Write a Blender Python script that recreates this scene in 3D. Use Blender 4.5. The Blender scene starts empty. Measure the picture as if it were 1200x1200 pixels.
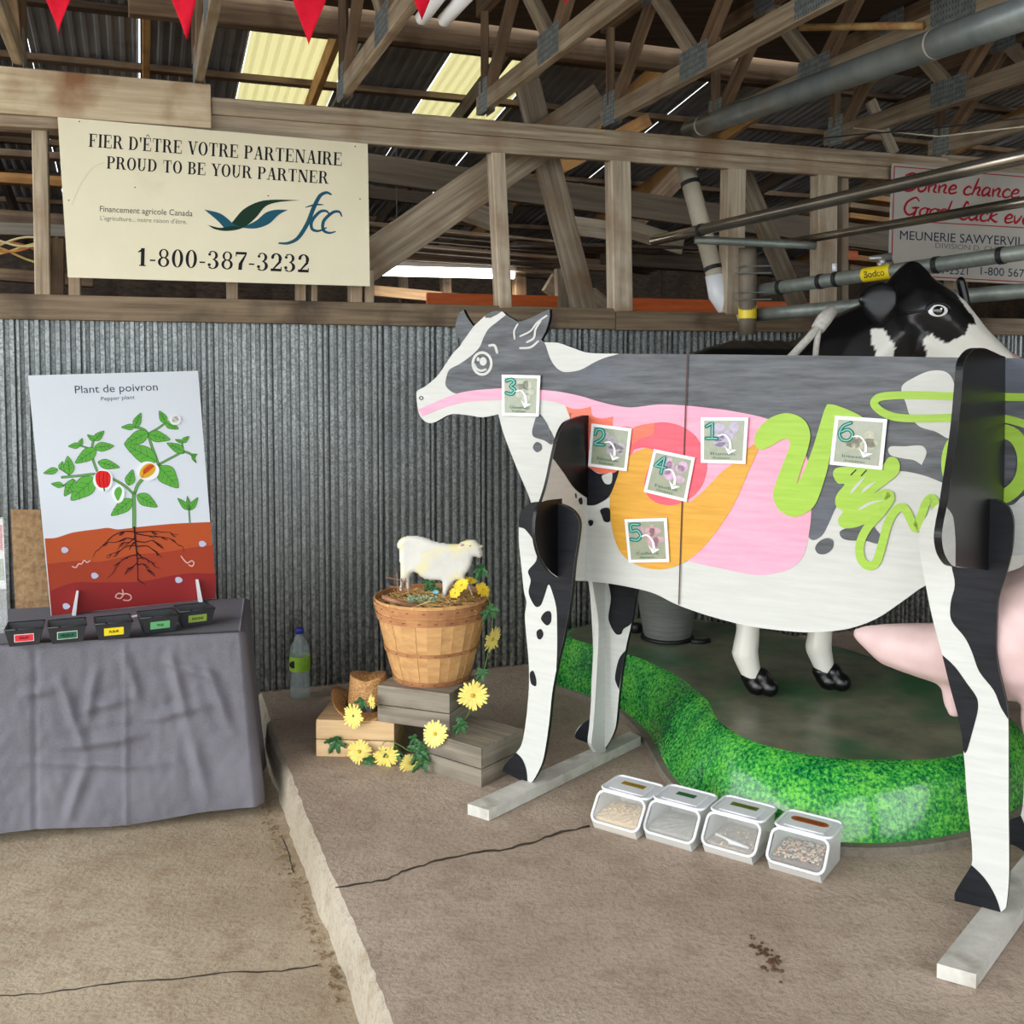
import bpy, bmesh, math, random
from mathutils import Vector, Matrix, noise
import numpy as np
random.seed(7)
SC = bpy.context.scene
# ---------------- camera, world, exposure ----------------
F = 1200.0; PV = 501.0; TILT = math.radians(3.0)
CAM = Vector((0, 0, 1.70))
cd = bpy.data.cameras.new('camera'); cam = bpy.data.objects.new('camera', cd)
SC.collection.objects.link(cam); SC.camera = cam
cam.location = CAM; cam.rotation_euler = (math.radians(90) - TILT, 0, 0)
cd.sensor_width = 36; cd.sensor_fit = 'HORIZONTAL'; cd.lens = 36 * F / 1200
cd.shift_y = -(600 - PV) / 1200; cd.clip_start = .05
SC.view_settings.view_transform = 'Standard'; SC.view_settings.look = 'None'
SC.view_settings.gamma = 1; SC.view_settings.use_curve_mapping = False
SC.view_settings.exposure = 0.55
wd = bpy.data.worlds.new('overcast_sky'); SC.world = wd; wd.use_nodes = True
bgn = wd.node_tree.nodes['Background']
bgn.inputs[0].default_value = (.90, .96, 1.0, 1); bgn.inputs[1].default_value = 2.3
SC.cycles.max_bounces = 8; SC.cycles.diffuse_bounces = 4; SC.cycles.use_denoising = True
SC.cycles.transparent_max_bounces = 12
SC.cycles.caustics_reflective = False; SC.cycles.caustics_refractive = False
sd = bpy.data.lights.new('sun', 'SUN'); sd.energy = 1.1; sd.angle = math.radians(40); sd.color = (1, .97, .92)
sun = bpy.data.objects.new('sun', sd); SC.collection.objects.link(sun)
sun.rotation_euler = Vector((.72, .64, -.30)).to_track_quat('-Z', 'Y').to_euler()

# ---------------- helpers ----------------
ZUP = Vector((0, 0, 1)); PZ = 0.15; TZ = 0.708; BZ = 0.40; PLK = 0.19
AW = math.radians(20)
WA = Vector((math.cos(AW), math.sin(AW), 0)); WN = Vector((-math.sin(AW), math.cos(AW), 0))
_c, _s = math.cos(TILT), math.sin(TILT)
def ray(u, v):
    x = (u - 600) / F; z = (PV - v) / F
    return Vector((x, _c + z * _s, -_s + z * _c))
def onz(u, v, z):
    d = ray(u, v); return CAM + d * ((z - CAM.z) / d.z)
def aty(u, v, y):
    d = ray(u, v); return CAM + d * (y / d.y)
class Plane:
    def __init__(s, O, ax, up=ZUP, n=None):
        s.O = Vector(O); s.ax = Vector(ax).normalized(); s.ay = Vector(up).normalized()
        s.n = s.ax.cross(s.ay).normalized()
        if s.n.dot(CAM - s.O) < 0: s.n = -s.n
    def ab(s, u, v):
        d = ray(u, v); t = (s.O - CAM).dot(s.n) / d.dot(s.n); p = CAM + d * t - s.O
        return (p.dot(s.ax), p.dot(s.ay))
    def to3(s, a, b, h=0): return s.O + s.ax * a + s.ay * b + s.n * h
    def p(s, u, v, h=0): a, b = s.ab(u, v); return s.to3(a, b, h)
    def off(s, h): return Plane(s.O + s.n * h, s.ax, s.ay)
WORLD = {}
def lin(c):
    return tuple(((x / 255) / 12.92 if x / 255 <= .04045 else ((x / 255 + .055) / 1.055) ** 2.4) for x in c) + (1,)
def place(o, parent, M):
    SC.collection.objects.link(o)
    if parent is not None:
        o.parent = parent; o.matrix_parent_inverse = WORLD[parent.name].inverted()
    o.matrix_basis = M; WORLD[o.name] = M.copy()
    return o
def tag(o, label=None, cat=None, group=None, kind=None):
    if label: o['label'] = label
    if cat: o['category'] = cat
    if group: o['group'] = group
    if kind: o['kind'] = kind
    return o
def thing(name, label, cat, loc, group=None, kind=None):
    o = bpy.data.objects.new(name, None); o.empty_display_size = .05
    place(o, None, Matrix.Translation(Vector(loc))); return tag(o, label, cat, group, kind)
def mk(name, V, Fc, mat, parent=None, M=None, smooth=False, fm=None, recalc=True):
    V = [Vector(v) for v in V]
    if M is None:
        lo = Vector([min(v[i] for v in V) for i in range(3)]); hi = Vector([max(v[i] for v in V) for i in range(3)])
        c = (lo + hi) / 2; c.z = lo.z; M = Matrix.Translation(c); V = [v - c for v in V]
    me = bpy.data.meshes.new(name); me.from_pydata([tuple(v) for v in V], [], Fc)
    mats = mat if isinstance(mat, (list, tuple)) else [mat]
    for m in mats: me.materials.append(m)
    if fm: me.polygons.foreach_set('material_index', fm)
    if recalc:
        bm = bmesh.new(); bm.from_mesh(me); bmesh.ops.recalc_face_normals(bm, faces=bm.faces); bm.to_mesh(me); bm.free()
    if smooth: me.polygons.foreach_set('use_smooth', [True] * len(me.polygons))
    me.update()
    return place(bpy.data.objects.new(name, me), parent, M)
def inst(name, me, parent, M):
    return place(bpy.data.objects.new(name, me), parent, M)
class MB:
    """collects shapes into one mesh"""
    def __init__(s): s.V = []; s.F = []; s.fm = []
    def add(s, V, Fc, mi=0):
        k = len(s.V); s.V += [Vector(v) for v in V]; s.F += [[i + k for i in f] for f in Fc]; s.fm += [mi] * len(Fc)
    def box(s, c, ax, ay, az, hx, hy, hz, mi=0):
        c = Vector(c); V = [c + ax * (sx * hx) + ay * (sy * hy) + az * (sz * hz) for sz in (-1, 1) for sy in (-1, 1) for sx in (-1, 1)]
        s.add(V, [[0, 2, 3, 1], [4, 5, 7, 6], [0, 1, 5, 4], [2, 6, 7, 3], [0, 4, 6, 2], [1, 3, 7, 5]], mi)
    def tube(s, pts, r, n=8, mi=0, caps=True):
        pts = [Vector(p) for p in pts]; rs = r if isinstance(r, (list, tuple)) else [r] * len(pts)
        V = []; prev = None
        for i, p in enumerate(pts):
            t = (pts[min(i + 1, len(pts) - 1)] - pts[max(i - 1, 0)]).normalized()
            a = t.cross(ZUP) if prev is None else prev - t * prev.dot(t)
            if a.length < 1e-4: a = t.cross(Vector((1, 0, 0)))
            a.normalize(); prev = a; b = t.cross(a)
            V += [p + (a * math.cos(2 * math.pi * k / n) + b * math.sin(2 * math.pi * k / n)) * rs[i] for k in range(n)]
        Fc = [[i * n + k, i * n + (k + 1) % n, (i + 1) * n + (k + 1) % n, (i + 1) * n + k] for i in range(len(pts) - 1) for k in range(n)]
        if caps: Fc += [list(range(n))[::-1], [(len(pts) - 1) * n + k for k in range(n)]]
        s.add(V, Fc, mi)
    def lathe(s, c, prof, n=24, mi=0, ax=None, caps=True, sx=1, sy=1, lean=0):
        c = Vector(c); V = []
        for r, z in prof:
            V += [c + Vector((r * sx * math.cos(2 * math.pi * k / n), r * sy * math.sin(2 * math.pi * k / n), z)) for k in range(n)]
        m = len(prof)
        Fc = [[i * n + k, i * n + (k + 1) % n, (i + 1) * n + (k + 1) % n, (i + 1) * n + k] for i in range(m - 1) for k in range(n)]
        if caps: Fc += [list(range(n))[::-1], [(m - 1) * n + k for k in range(n)]]
        s.add(V, Fc, mi)
    def build(s, name, mat, parent=None, M=None, smooth=False):
        return mk(name, s.V, s.F, mat, parent, M, smooth, s.fm if isinstance(mat, (list, tuple)) else None)
def beam(name, p1, p2, w, h, mat, parent=None, up=ZUP, ext=0):
    """timber from p1 to p2 (centre line); w across, h along 'up'; local x is the grain"""
    p1 = Vector(p1); p2 = Vector(p2); x = (p2 - p1).normalized(); up = Vector(up)
    z = (up - x * up.dot(x))
    if z.length < .05: z = Vector((0, 1, 0)) - x * x.y
    z.normalize(); y = z.cross(x); L = (p2 - p1).length + ext * 2; c = (p1 + p2) / 2
    M = Matrix.Translation(c) @ Matrix((x, y, z)).transposed().to_4x4()
    mb = MB(); X, Y, Z = Vector((1, 0, 0)), Vector((0, 1, 0)), Vector((0, 0, 1))
    mb.box((0, 0, 0), X, Y, Z, L / 2, w / 2, h / 2)
    o = mb.build(name, mat, parent, M)
    bv = o.modifiers.new('edge', 'BEVEL'); bv.width = min(w, h) * .06; bv.segments = 1
    return o
def smooth_px(pts, n=5, closed=True):
    """Catmull-Rom through points; a third element marks a sharp corner"""
    P = [Vector((p[0], p[1])) for p in pts]; S = [len(p) > 2 for p in pts]; N = len(P); out = []
    rng = range(N) if closed else range(N - 1)
    for i in rng:
        p1, p2 = P[i], P[(i + 1) % N]
        p0 = P[i - 1] if (closed or i > 0) else p1; p3 = P[(i + 2) % N] if (closed or i + 2 < N) else p2
        t1 = (p2 - p1) * .5 if S[i] else (p2 - p0) * .5
        t2 = (p2 - p1) * .5 if S[(i + 1) % N] else (p3 - p1) * .5
        L = (p2 - p1).length
        if t1.length > L: t1 *= L / t1.length
        if t2.length > L: t2 *= L / t2.length
        for k in range(n):
            t = k / n; a = 2 * t**3 - 3 * t**2 + 1; b = t**3 - 2 * t**2 + t; c = -2 * t**3 + 3 * t**2; d = t**3 - t**2
            out.append(p1 * a + t1 * b + p2 * c + t2 * d)
    if not closed: out.append(P[-1])
    return [(p.x, p.y) for p in out]
def slab(name, pl, pts, h0, h1, mat, parent=None, side=None, smooth=5, ab=False):
    """board cut to an outline drawn on plane pl, from depth h0 to h1"""
    if smooth: pts = smooth_px(pts, smooth)
    q = [(p[0], p[1]) if ab else pl.ab(p[0], p[1]) for p in pts]; n = len(q)
    V = [pl.to3(a, b, h1) for a, b in q] + [pl.to3(a, b, h0) for a, b in q]
    Fc = [list(range(n)), list(range(2 * n - 1, n - 1, -1))] + [[i, (i + 1) % n, n + (i + 1) % n, n + i] for i in range(n)]
    if side: return mk(name, V, Fc, [mat, side], parent, None, False, [0, 0] + [1] * n)
    return mk(name, V, Fc, mat, parent)
def patch(name, pl, pts, h, mat, parent=None, smooth=5):
    """flat painted or printed area on a board"""
    if smooth: pts = smooth_px(pts, smooth)
    V = [pl.p(p[0], p[1], h) for p in pts]
    return mk(name, V, [list(range(len(V)))], mat, parent, recalc=False)
def ribbon_geo(pts, w, smooth=6, closed=False, taper=None, cap=True):
    P = smooth_px(pts, smooth, closed) if smooth else [(p[0], p[1]) for p in pts]
    N = len(P); V = []; Fc = []
    for i, (x, y) in enumerate(P):
        a = P[i - 1] if (i > 0 or closed) else P[i]; b = P[(i + 1) % N] if (i < N - 1 or closed) else P[i]
        dx, dy = b[0] - a[0], b[1] - a[1]; L = math.hypot(dx, dy) or 1
        t = i / max(1, N - 1); ww = w * (taper(t) if taper else 1) / 2
        V += [(x - dy / L * ww, y + dx / L * ww), (x + dy / L * ww, y - dx / L * ww)]
    for i in range(N - 1 + (1 if closed else 0)):
        j = (i + 1) % N; Fc.append([2 * i, 2 * i + 1, 2 * j + 1, 2 * j])
    if cap and not closed:
        for k, (x, y) in ((0, P[0]), (N - 1, P[-1])):
            ww = w * (taper(k / max(1, N - 1)) if taper else 1) / 2; b = len(V)
            V += [(x + ww * math.cos(q * math.pi / 5), y + ww * math.sin(q * math.pi / 5)) for q in range(10)]
            Fc.append(list(range(b, b + 10)))
    return V, Fc
def stroke(name, pl, pts, w, h, mat, parent=None, **k):
    V, Fc = ribbon_geo(pts, w, **k)
    return mk(name, [pl.p(a, b, h) for a, b in V], Fc, mat, parent, recalc=False)
class PX:
    """collects flat px shapes for one printed mesh"""
    def __init__(s): s.V = []; s.F = []
    def add(s, V, Fc): k = len(s.V); s.V += list(V); s.F += [[i + k for i in f] for f in Fc]
    def poly(s, pts, sm=0):
        if sm: pts = smooth_px(pts, sm)
        s.add([(p[0], p[1]) for p in pts], [list(range(len(pts)))])
    def line(s, pts, w, **k): s.add(*ribbon_geo(pts, w, **k))
    def build(s, name, pl, h, mat, parent=None): return mk(name, [pl.p(a, b, h) for a, b in s.V], s.F, mat, parent, recalc=False)
def text_px(name, txt, p0, p1, hgt, pl, h, mat, parent=None, shear=0, bold=0, rise=None):
    """lettering in the built-in font set from px p0 to p1 along its baseline, cap height hgt px"""
    cu = bpy.data.curves.new('lettering', 'FONT'); cu.body = txt; cu.shear = shear; cu.offset = bold; cu.resolution_u = 3
    ob = bpy.data.objects.new('lettering', cu); me = bpy.data.meshes.new_from_object(ob)
    xs = [v.co.x for v in me.vertices]; x0, x1 = min(xs), max(xs)
    q0 = Vector(p0); ex = (Vector(p1) - q0) / (x1 - x0); up = Vector(rise) if rise else Vector((-(p1[1] - p0[1]) * 0.0, -1.0))
    cap = .70
    V = [q0 + ex * (v.co.x - x0) + up * (v.co.y / cap * hgt) for v in me.vertices]
    Fc = [list(p.vertices) for p in me.polygons]
    bpy.data.objects.remove(ob); bpy.data.curves.remove(cu); bpy.data.meshes.remove(me)
    return mk(name, [pl.p(v.x, v.y, h) for v in V], Fc, mat, parent, recalc=False)

# ---------------- materials ----------------
MATS = {}
def base_mat(name, rough=.6, metal=0, spec=None):
    m = bpy.data.materials.new(name); m.use_nodes = True; b = m.node_tree.nodes['Principled BSDF']
    b.inputs['Roughness'].default_value = rough; b.inputs['Metallic'].default_value = metal
    if spec is not None: b.inputs['Specular IOR Level'].default_value = spec
    return m, m.node_tree.nodes, m.node_tree.links, b
def pm(name, c1, c2=None, scale=(8, 8, 8), rough=.6, metal=0, bump=.1, detail=6, lo=.35, hi=.65, c3=None, s3=2.0, lo3=.55, hi3=.75, coord='Object', bdist=.01, spec=None, voro=0, rnd=0.0, trans=0, alpha=1, transmission=0, bscale=None, coat=0):
    if name in MATS: return MATS[name]
    m, N, L, b = base_mat(name, rough, metal, spec); c2 = c2 or c1
    tc = N.new('ShaderNodeTexCoord'); mp = N.new('ShaderNodeMapping'); mp.inputs['Scale'].default_value = scale
    L.new(tc.outputs[coord], mp.inputs['Vector'])
    if rnd:
        oi = N.new('ShaderNodeObjectInfo'); cx = N.new('ShaderNodeCombineXYZ'); ml = N.new('ShaderNodeMath'); ml.operation = 'MULTIPLY'; ml.inputs[1].default_value = 37
        L.new(oi.outputs['Random'], ml.inputs[0])
        for k in range(3): L.new(ml.outputs[0], cx.inputs[k])
        L.new(cx.outputs[0], mp.inputs['Location'])
    if voro:
        t = N.new('ShaderNodeTexVoronoi'); t.inputs['Scale'].default_value = 1; out = t.outputs['Color']
        bw = N.new('ShaderNodeRGBToBW'); L.new(out, bw.inputs[0]); out = bw.outputs[0]
    else:
        t = N.new('ShaderNodeTexNoise'); t.inputs['Scale'].default_value = 1; t.inputs['Detail'].default_value = detail; out = t.outputs['Fac']
        t.inputs['Roughness'].default_value = .62
    L.new(mp.outputs[0], t.inputs['Vector'])
    r = N.new('ShaderNodeValToRGB'); r.color_ramp.elements[0].position = lo; r.color_ramp.elements[1].position = hi
    r.color_ramp.elements[0].color = lin(c1); r.color_ramp.elements[1].color = lin(c2); L.new(out, r.inputs[0]); col = r.outputs[0]
    if c3:
        t3 = N.new('ShaderNodeTexNoise'); t3.inputs['Scale'].default_value = s3; t3.inputs['Detail'].default_value = 5
        L.new(tc.outputs[coord], t3.inputs['Vector'])
        r3 = N.new('ShaderNodeMapRange'); r3.inputs[1].default_value = lo3; r3.inputs[2].default_value = hi3; L.new(t3.outputs['Fac'], r3.inputs[0])
        mx = N.new('ShaderNodeMix'); mx.data_type = 'RGBA'; L.new(r3.outputs[0], mx.inputs['Factor']); L.new(col, mx.inputs['A']); mx.inputs['B'].default_value = lin(c3); col = mx.outputs['Result']
    if rnd:
        hs = N.new('ShaderNodeHueSaturation'); mr = N.new('ShaderNodeMapRange'); mr.inputs[3].default_value = 1 - rnd; mr.inputs[4].default_value = 1 + rnd
        L.new(oi.outputs['Random'], mr.inputs[0]); L.new(mr.outputs[0], hs.inputs['Value']); L.new(col, hs.inputs['Color']); col = hs.outputs[0]
    L.new(col, b.inputs['Base Color'])
    if bump:
        bp = N.new('ShaderNodeBump'); bp.inputs['Strength'].default_value = bump; bp.inputs['Distance'].default_value = bdist
        src = out
        if bscale:
            tb = N.new('ShaderNodeTexNoise'); tb.inputs['Scale'].default_value = bscale; tb.inputs['Detail'].default_value = 6; L.new(tc.outputs[coord], tb.inputs['Vector']); src = tb.outputs['Fac']
        L.new(src, bp.inputs['Height']); L.new(bp.outputs[0], b.inputs['Normal'])
    if transmission: b.inputs['Transmission Weight'].default_value = transmission
    if alpha < 1: b.inputs['Alpha'].default_value = alpha
    if coat: b.inputs['Coat Weight'].default_value = coat; b.inputs['Coat Roughness'].default_value = .1
    MATS[name] = m; return m
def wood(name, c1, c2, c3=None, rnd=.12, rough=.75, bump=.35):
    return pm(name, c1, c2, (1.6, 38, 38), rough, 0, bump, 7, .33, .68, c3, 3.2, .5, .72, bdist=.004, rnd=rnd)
M_wood = wood('weathered_timber', (118, 103, 84), (182, 166, 142), (128, 102, 76), rnd=.14)
M_pale = wood('pale_pine_board', (178, 158, 126), (216, 199, 168), (140, 100, 66), rnd=.06)
M_stud = wood('weathered_pale_stud', (150, 135, 114), (206, 191, 168), (134, 106, 80), rnd=.08)
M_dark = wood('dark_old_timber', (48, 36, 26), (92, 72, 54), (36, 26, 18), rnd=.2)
M_mid = wood('brown_timber', (92, 72, 54), (142, 116, 88), (70, 50, 34), rnd=.2)
M_yellow = wood('newer_yellow_timber', (150, 104, 52), (186, 138, 78), (120, 80, 40), rnd=.1)
M_ply = pm('old_plywood_deck', (52, 38, 27), (84, 64, 47), (2, 22, 22), .85, 0, .2, 5, .3, .7, (40, 28, 20), 1.2)
M_orange = pm('orange_painted_wood', (196, 84, 22), (226, 108, 36), (3, 30, 30), .6)
M_osb = pm('particle_board', (128, 98, 66), (168, 136, 98), (40, 40, 40), .85, 0, .3, 6)
# ---------------- setting: floors ----------------
def concrete(name, c1, c2, c3):
    m, N, L, b = base_mat(name, .88)
    tc = N.new('ShaderNodeTexCoord')
    def nz(s, d=6, r=.6):
        t = N.new('ShaderNodeTexNoise'); t.inputs['Scale'].default_value = s; t.inputs['Detail'].default_value = d; t.inputs['Roughness'].default_value = r
        L.new(tc.outputs['Object'], t.inputs['Vector']); return t.outputs['Fac']
    big = nz(1.3, 5); fine = nz(60, 8, .7); mid = nz(9, 8, .7)
    r = N.new('ShaderNodeValToRGB'); r.color_ramp.elements[0].position = .36; r.color_ramp.elements[1].position = .64
    r.color_ramp.elements[0].color = lin(c1); r.color_ramp.elements[1].color = lin(c2); L.new(big, r.inputs[0])
    def mixc(fac, lo, hi, a, bcol, amt=1):
        mr = N.new('ShaderNodeMapRange'); mr.inputs[1].default_value = lo; mr.inputs[2].default_value = hi; mr.inputs[4].default_value = amt; L.new(fac, mr.inputs[0])
        mx = N.new('ShaderNodeMix'); mx.data_type = 'RGBA'; L.new(mr.outputs[0], mx.inputs['Factor']); L.new(a, mx.inputs['A']); mx.inputs['B'].default_value = lin(bcol); return mx.outputs['Result']
    c = mixc(mid, .5, .75, r.outputs[0], c3, .8); c = mixc(fine, .5, .8, c, [x * .62 for x in c1], .8)
    L.new(c, b.inputs['Base Color'])
    ad = N.new('ShaderNodeMath'); ad.operation = 'MULTIPLY_ADD'; ad.inputs[1].default_value = .45; L.new(fine, ad.inputs[0]); L.new(mid, ad.inputs[2])
    bp = N.new('ShaderNodeBump'); bp.inputs['Strength'].default_value = .8; bp.inputs['Distance'].default_value = .014
    L.new(ad.outputs[0], bp.inputs['Height']); L.new(bp.outputs[0], b.inputs['Normal']); return m
M_slab = concrete('platform_concrete', (166, 146, 128), (190, 171, 154), (146, 126, 108))
M_floor = concrete('worn_floor_concrete', (164, 145, 120), (192, 174, 149), (146, 118, 90))
M_edge = concrete('chalky_slab_edge', (168, 156, 137), (192, 181, 163), (146, 124, 100))
M_crack = pm('crack_dark', (52, 42, 34), (66, 54, 44), bump=0)
M_ring = concrete('grey_concrete_ring', (120, 112, 100), (142, 134, 120), (100, 90, 78))

def ground():
    V = [(-16, -6, 0), (14, -6, 0), (14, 16, 0), (-16, 16, 0), (-16, -6, -.1), (14, -6, -.1), (14, 16, -.1), (-16, 16, -.1)]
    o = mk('floor', V, [[0, 1, 2, 3], [4, 7, 6, 5], [0, 4, 5, 1], [1, 5, 6, 2], [2, 6, 7, 3], [3, 7, 4, 0]], M_floor, M=Matrix.Identity(4))
    tag(o, 'rough brown concrete barn floor below the raised slab', 'floor', kind='structure'); return o
FLOOR = ground()
# raised slab: its worn edge follows the step seen at the left
top_edge = [(306, 822), (316, 856), (327, 884), (338, 914), (352, 950), (368, 990), (388, 1036), (406, 1078), (424, 1124), (444, 1176), (470, 1240)]
E = [onz(u, v, PZ) for u, v in top_edge]
Edense = []
for i in range(len(E) - 1):
    for k in range(6):
        t = k / 6; p = E[i].lerp(E[i + 1], t)
        Edense.append(p + Vector((random.uniform(-.004, .004), 0, 0)))
d = (E[-1] - E[-2]).normalized(); Edense += [E[-1], E[-1] + d * 2.6]
d0 = WN; Edense.insert(0, Edense[0] + d0 * .25)
n = len(Edense); V = []
for p in Edense: V.append(p + Vector((.018, 0, .0)))                     # top
for p in Edense: V.append(p + Vector((.0, 0, -.016 - random.random() * .004)))
for p in Edense: V.append(Vector((p.x - .008 + .006 * noise.noise(p * 9), p.y, PZ * .4)))
for p in Edense: V.append(Vector((p.x - .014 + .012 * noise.noise(p * 7), p.y, -.01)))
fr = [Vector((8, Edense[-1].y, PZ)), Vector((8, 8.6, PZ)), Edense[0] + WA * 8]
fr = [Vector((8, Edense[-1].y, PZ)), Edense[0] + WA * 10.0]
Fc = [list(range(n)) + [4 * n, 4 * n + 1]]; fm = [0]
V += fr
for r_ in range(3):
    for i in range(n - 1): Fc.append([r_ * n + i, r_ * n + i + 1, (r_ + 1) * n + i + 1, (r_ + 1) * n + i]); fm.append(1)
PLAT = mk('platform', V, Fc, [M_slab, M_edge], M=Matrix.Identity(4), fm=fm)
tag(PLAT, 'raised concrete slab with a chalky worn edge under the cow display', 'slab', kind='structure')
def crack(pts, w, z, parent, jit=2.0):
    P = []
    for i in range(len(pts) - 1):
        for k in range(5):
            t = k / 5; P.append((pts[i][0] + (pts[i + 1][0] - pts[i][0]) * t + random.uniform(-1, 1) * jit * .4, pts[i][1] + (pts[i + 1][1] - pts[i][1]) * t + random.uniform(-1, 1) * jit * .5))
    P.append(pts[-1])
    V, Fc = ribbon_geo(P, w, smooth=0, taper=lambda t: .55 + .9 * abs(math.sin(t * 23)) * (.4 + t * .6))
    mk('crack', [onz(a, b, z + .0012) for a, b in V], Fc, M_crack, parent, recalc=False)
crack([(393, 1041), (430, 1035), (455, 1030), (475, 1020), (510, 1009), (545, 1001), (585, 996), (622, 988), (650, 977), (690, 968)], 2.2, PZ, PLAT)
crack([(-10, 1168), (60, 1163), (130, 1152), (200, 1148), (260, 1140), (330, 1138), (372, 1131)], 1.5, 0, FLOOR)
crack([(330, 978), (338, 1000), (344, 1022)], 1.3, 0, FLOOR)
# dark droppings stain on the slab, right foreground
mb = MB()
for _ in range(46):
    t = random.random(); u = 880 + 34 * t + random.gauss(0, 4); v = 1104 + 34 * t + random.gauss(0, 6)
    c = onz(u, v, PZ); r = random.uniform(.003, .010)
    mb.lathe(c, [(r, -.002), (r * .8, .003), (r * .2, .005)], n=6)
tag(mb.build('dried_dirt', pm('dirt_crumbs', (70, 48, 32), (96, 70, 48), bump=0)), 'dark brown crumbs of dried dirt on slab in right foreground', 'dirt', kind='stuff')
# chaff along the foot of the step
mb = MB()
for _ in range(170):
    q = random.random(); u = 312 + 92 * q ** 1.2 - random.random() * 12; v = 925 + 230 * q + random.gauss(0, 10); c = onz(u, v, .004)
    a = random.uniform(0, 6.3); X = Vector((math.cos(a), math.sin(a), 0)); mb.box(c, X, ZUP.cross(X), ZUP, random.uniform(.003, .010), .0014, .0012)
tag(mb.build('chaff', pm('chaff', (150, 126, 88), (110, 88, 60), bump=0)), 'scattered chaff lying along the foot of the slab step', 'chaff', kind='stuff')

# ---------------- setting: rear half wall of ribbed sheets ----------------
W0 = onz(600, 779, PZ); W0.z = 0
WP = Plane(W0, WA)                       # sheet plane
def wall_s(u, v=438): return WP.ab(u, v)[0]
ZL = WP.p(590, 372).z                    # underside of the ledge board
m, N, L, b = base_mat('galvanised_sheet', .45, .35)
tc = N.new('ShaderNodeTexCoord'); gi = N.new('ShaderNodeNewGeometry')
vo = N.new('ShaderNodeTexVoronoi'); vo.inputs['Scale'].default_value = 110; L.new(gi.outputs['Position'], vo.inputs['Vector'])
bw = N.new('ShaderNodeRGBToBW'); L.new(vo.outputs['Color'], bw.inputs[0])
n1 = N.new('ShaderNodeTexNoise'); n1.inputs['Scale'].default_value = 5; n1.inputs['Detail'].default_value = 6
mpp = N.new('ShaderNodeMapping'); mpp.inputs['Scale'].default_value = (1, 1, .45); L.new(gi.outputs['Position'], mpp.inputs[0]); L.new(mpp.outputs[0], n1.inputs['Vector'])
r = N.new('ShaderNodeValToRGB'); r.color_ramp.elements[0].position = .25; r.color_ramp.elements[1].position = .8
r.color_ramp.elements[0].color = lin((120, 125, 125)); r.color_ramp.elements[1].color = lin((172, 178, 177)); L.new(bw.outputs[0], r.inputs[0])
mr = N.new('ShaderNodeMapRange'); mr.inputs[1].default_value = .42; mr.inputs[2].default_value = .7; mr.inputs[4].default_value = .45; L.new(n1.outputs['Fac'], mr.inputs[0])
mx = N.new('ShaderNodeMix'); mx.data_type = 'RGBA'; L.new(mr.outputs[0], mx.inputs['Factor']); L.new(r.outputs[0], mx.inputs['A']); mx.inputs['B'].default_value = lin((112, 116, 116))
# splash-back dirt on the lowest metre of the sheets
sx = N.new('ShaderNodeSeparateXYZ'); L.new(gi.outputs['Position'], sx.inputs[0])
ad = N.new('ShaderNodeMath'); ad.operation = 'MULTIPLY_ADD'; ad.inputs[1].default_value = 1.1; L.new(n1.outputs['Fac'], ad.inputs[0]); L.new(sx.outputs['Z'], ad.inputs[2])
m2 = N.new('ShaderNodeMapRange'); m2.inputs[1].default_value = 2.0; m2.inputs[2].default_value = .85; m2.inputs[3].default_value = 0; m2.inputs[4].default_value = .85; L.new(ad.outputs[0], m2.inputs[0])
n2 = N.new('ShaderNodeTexNoise'); n2.inputs['Scale'].default_value = 48; n2.inputs['Detail'].default_value = 5; L.new(gi.outputs['Position'], n2.inputs['Vector'])
r2 = N.new('ShaderNodeValToRGB'); r2.color_ramp.elements[0].position = .4; r2.color_ramp.elements[1].position = .62
r2.color_ramp.elements[0].color = lin((52, 50, 46)); r2.color_ramp.elements[1].color = lin((128, 124, 114)); L.new(n2.outputs['Fac'], r2.inputs[0])
mx2 = N.new('ShaderNodeMix'); mx2.data_type = 'RGBA'; L.new(m2.outputs[0], mx2.inputs['Factor']); L.new(mx.outputs['Result'], mx2.inputs['A']); L.new(r2.outputs[0], mx2.inputs['B'])
L.new(mx2.outputs['Result'], b.inputs['Base Color'])
m3 = N.new('ShaderNodeMapRange'); m3.inputs[3].default_value = .35; m3.inputs[4].default_value = .1; L.new(m2.outputs[0], m3.inputs[0]); L.new(m3.outputs[0], b.inputs['Metallic'])
M_galv = m
WALL = thing('wall_back', 'half-height rear wall of dull ribbed metal sheets under an open timber frame', 'wall', W0, kind='structure')
SW = .272; RIBS = 6
def rib_sheet(w, ribs, amp, h, lap=.016):
    V = []; xs = []
    prof = [(0, 0), (.34, 0), (.46, 1), (.86, 1), (.98, 0)]
    xs = [(0, -.012), (.005, -.012), (.006, amp * 1.25), (lap, amp * 1.25)]
    step = (w - lap) / ribs
    for i in range(ribs):
        for a, q in prof: xs.append((lap + (i + a) * step, q * amp))
    xs.append((w + .012, 0)); n_ = len(xs)
    V = [(x, -y, 0) for x, y in xs] + [(x, -y, h) for x, y in xs]
    Fc = [[i, i + 1, n_ + i + 1, n_ + i] for i in range(n_ - 1)]
    me = bpy.data.meshes.new('metal_sheet'); me.from_pydata(V, [], Fc); me.update(); return me
me = rib_sheet(SW, RIBS, .026, ZL + .03); me.materials.append(M_galv)
R_w = Matrix((WA, WN, ZUP)).transposed().to_4x4()
s0 = -2.9 - 6 * SW
for i in range(36):
    p = W0 + WA * (s0 + i * SW) + WN * (.0012 * (i % 2))
    inst('metal_sheet', me, WALL, Matrix.Translation(p) @ R_w)
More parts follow.
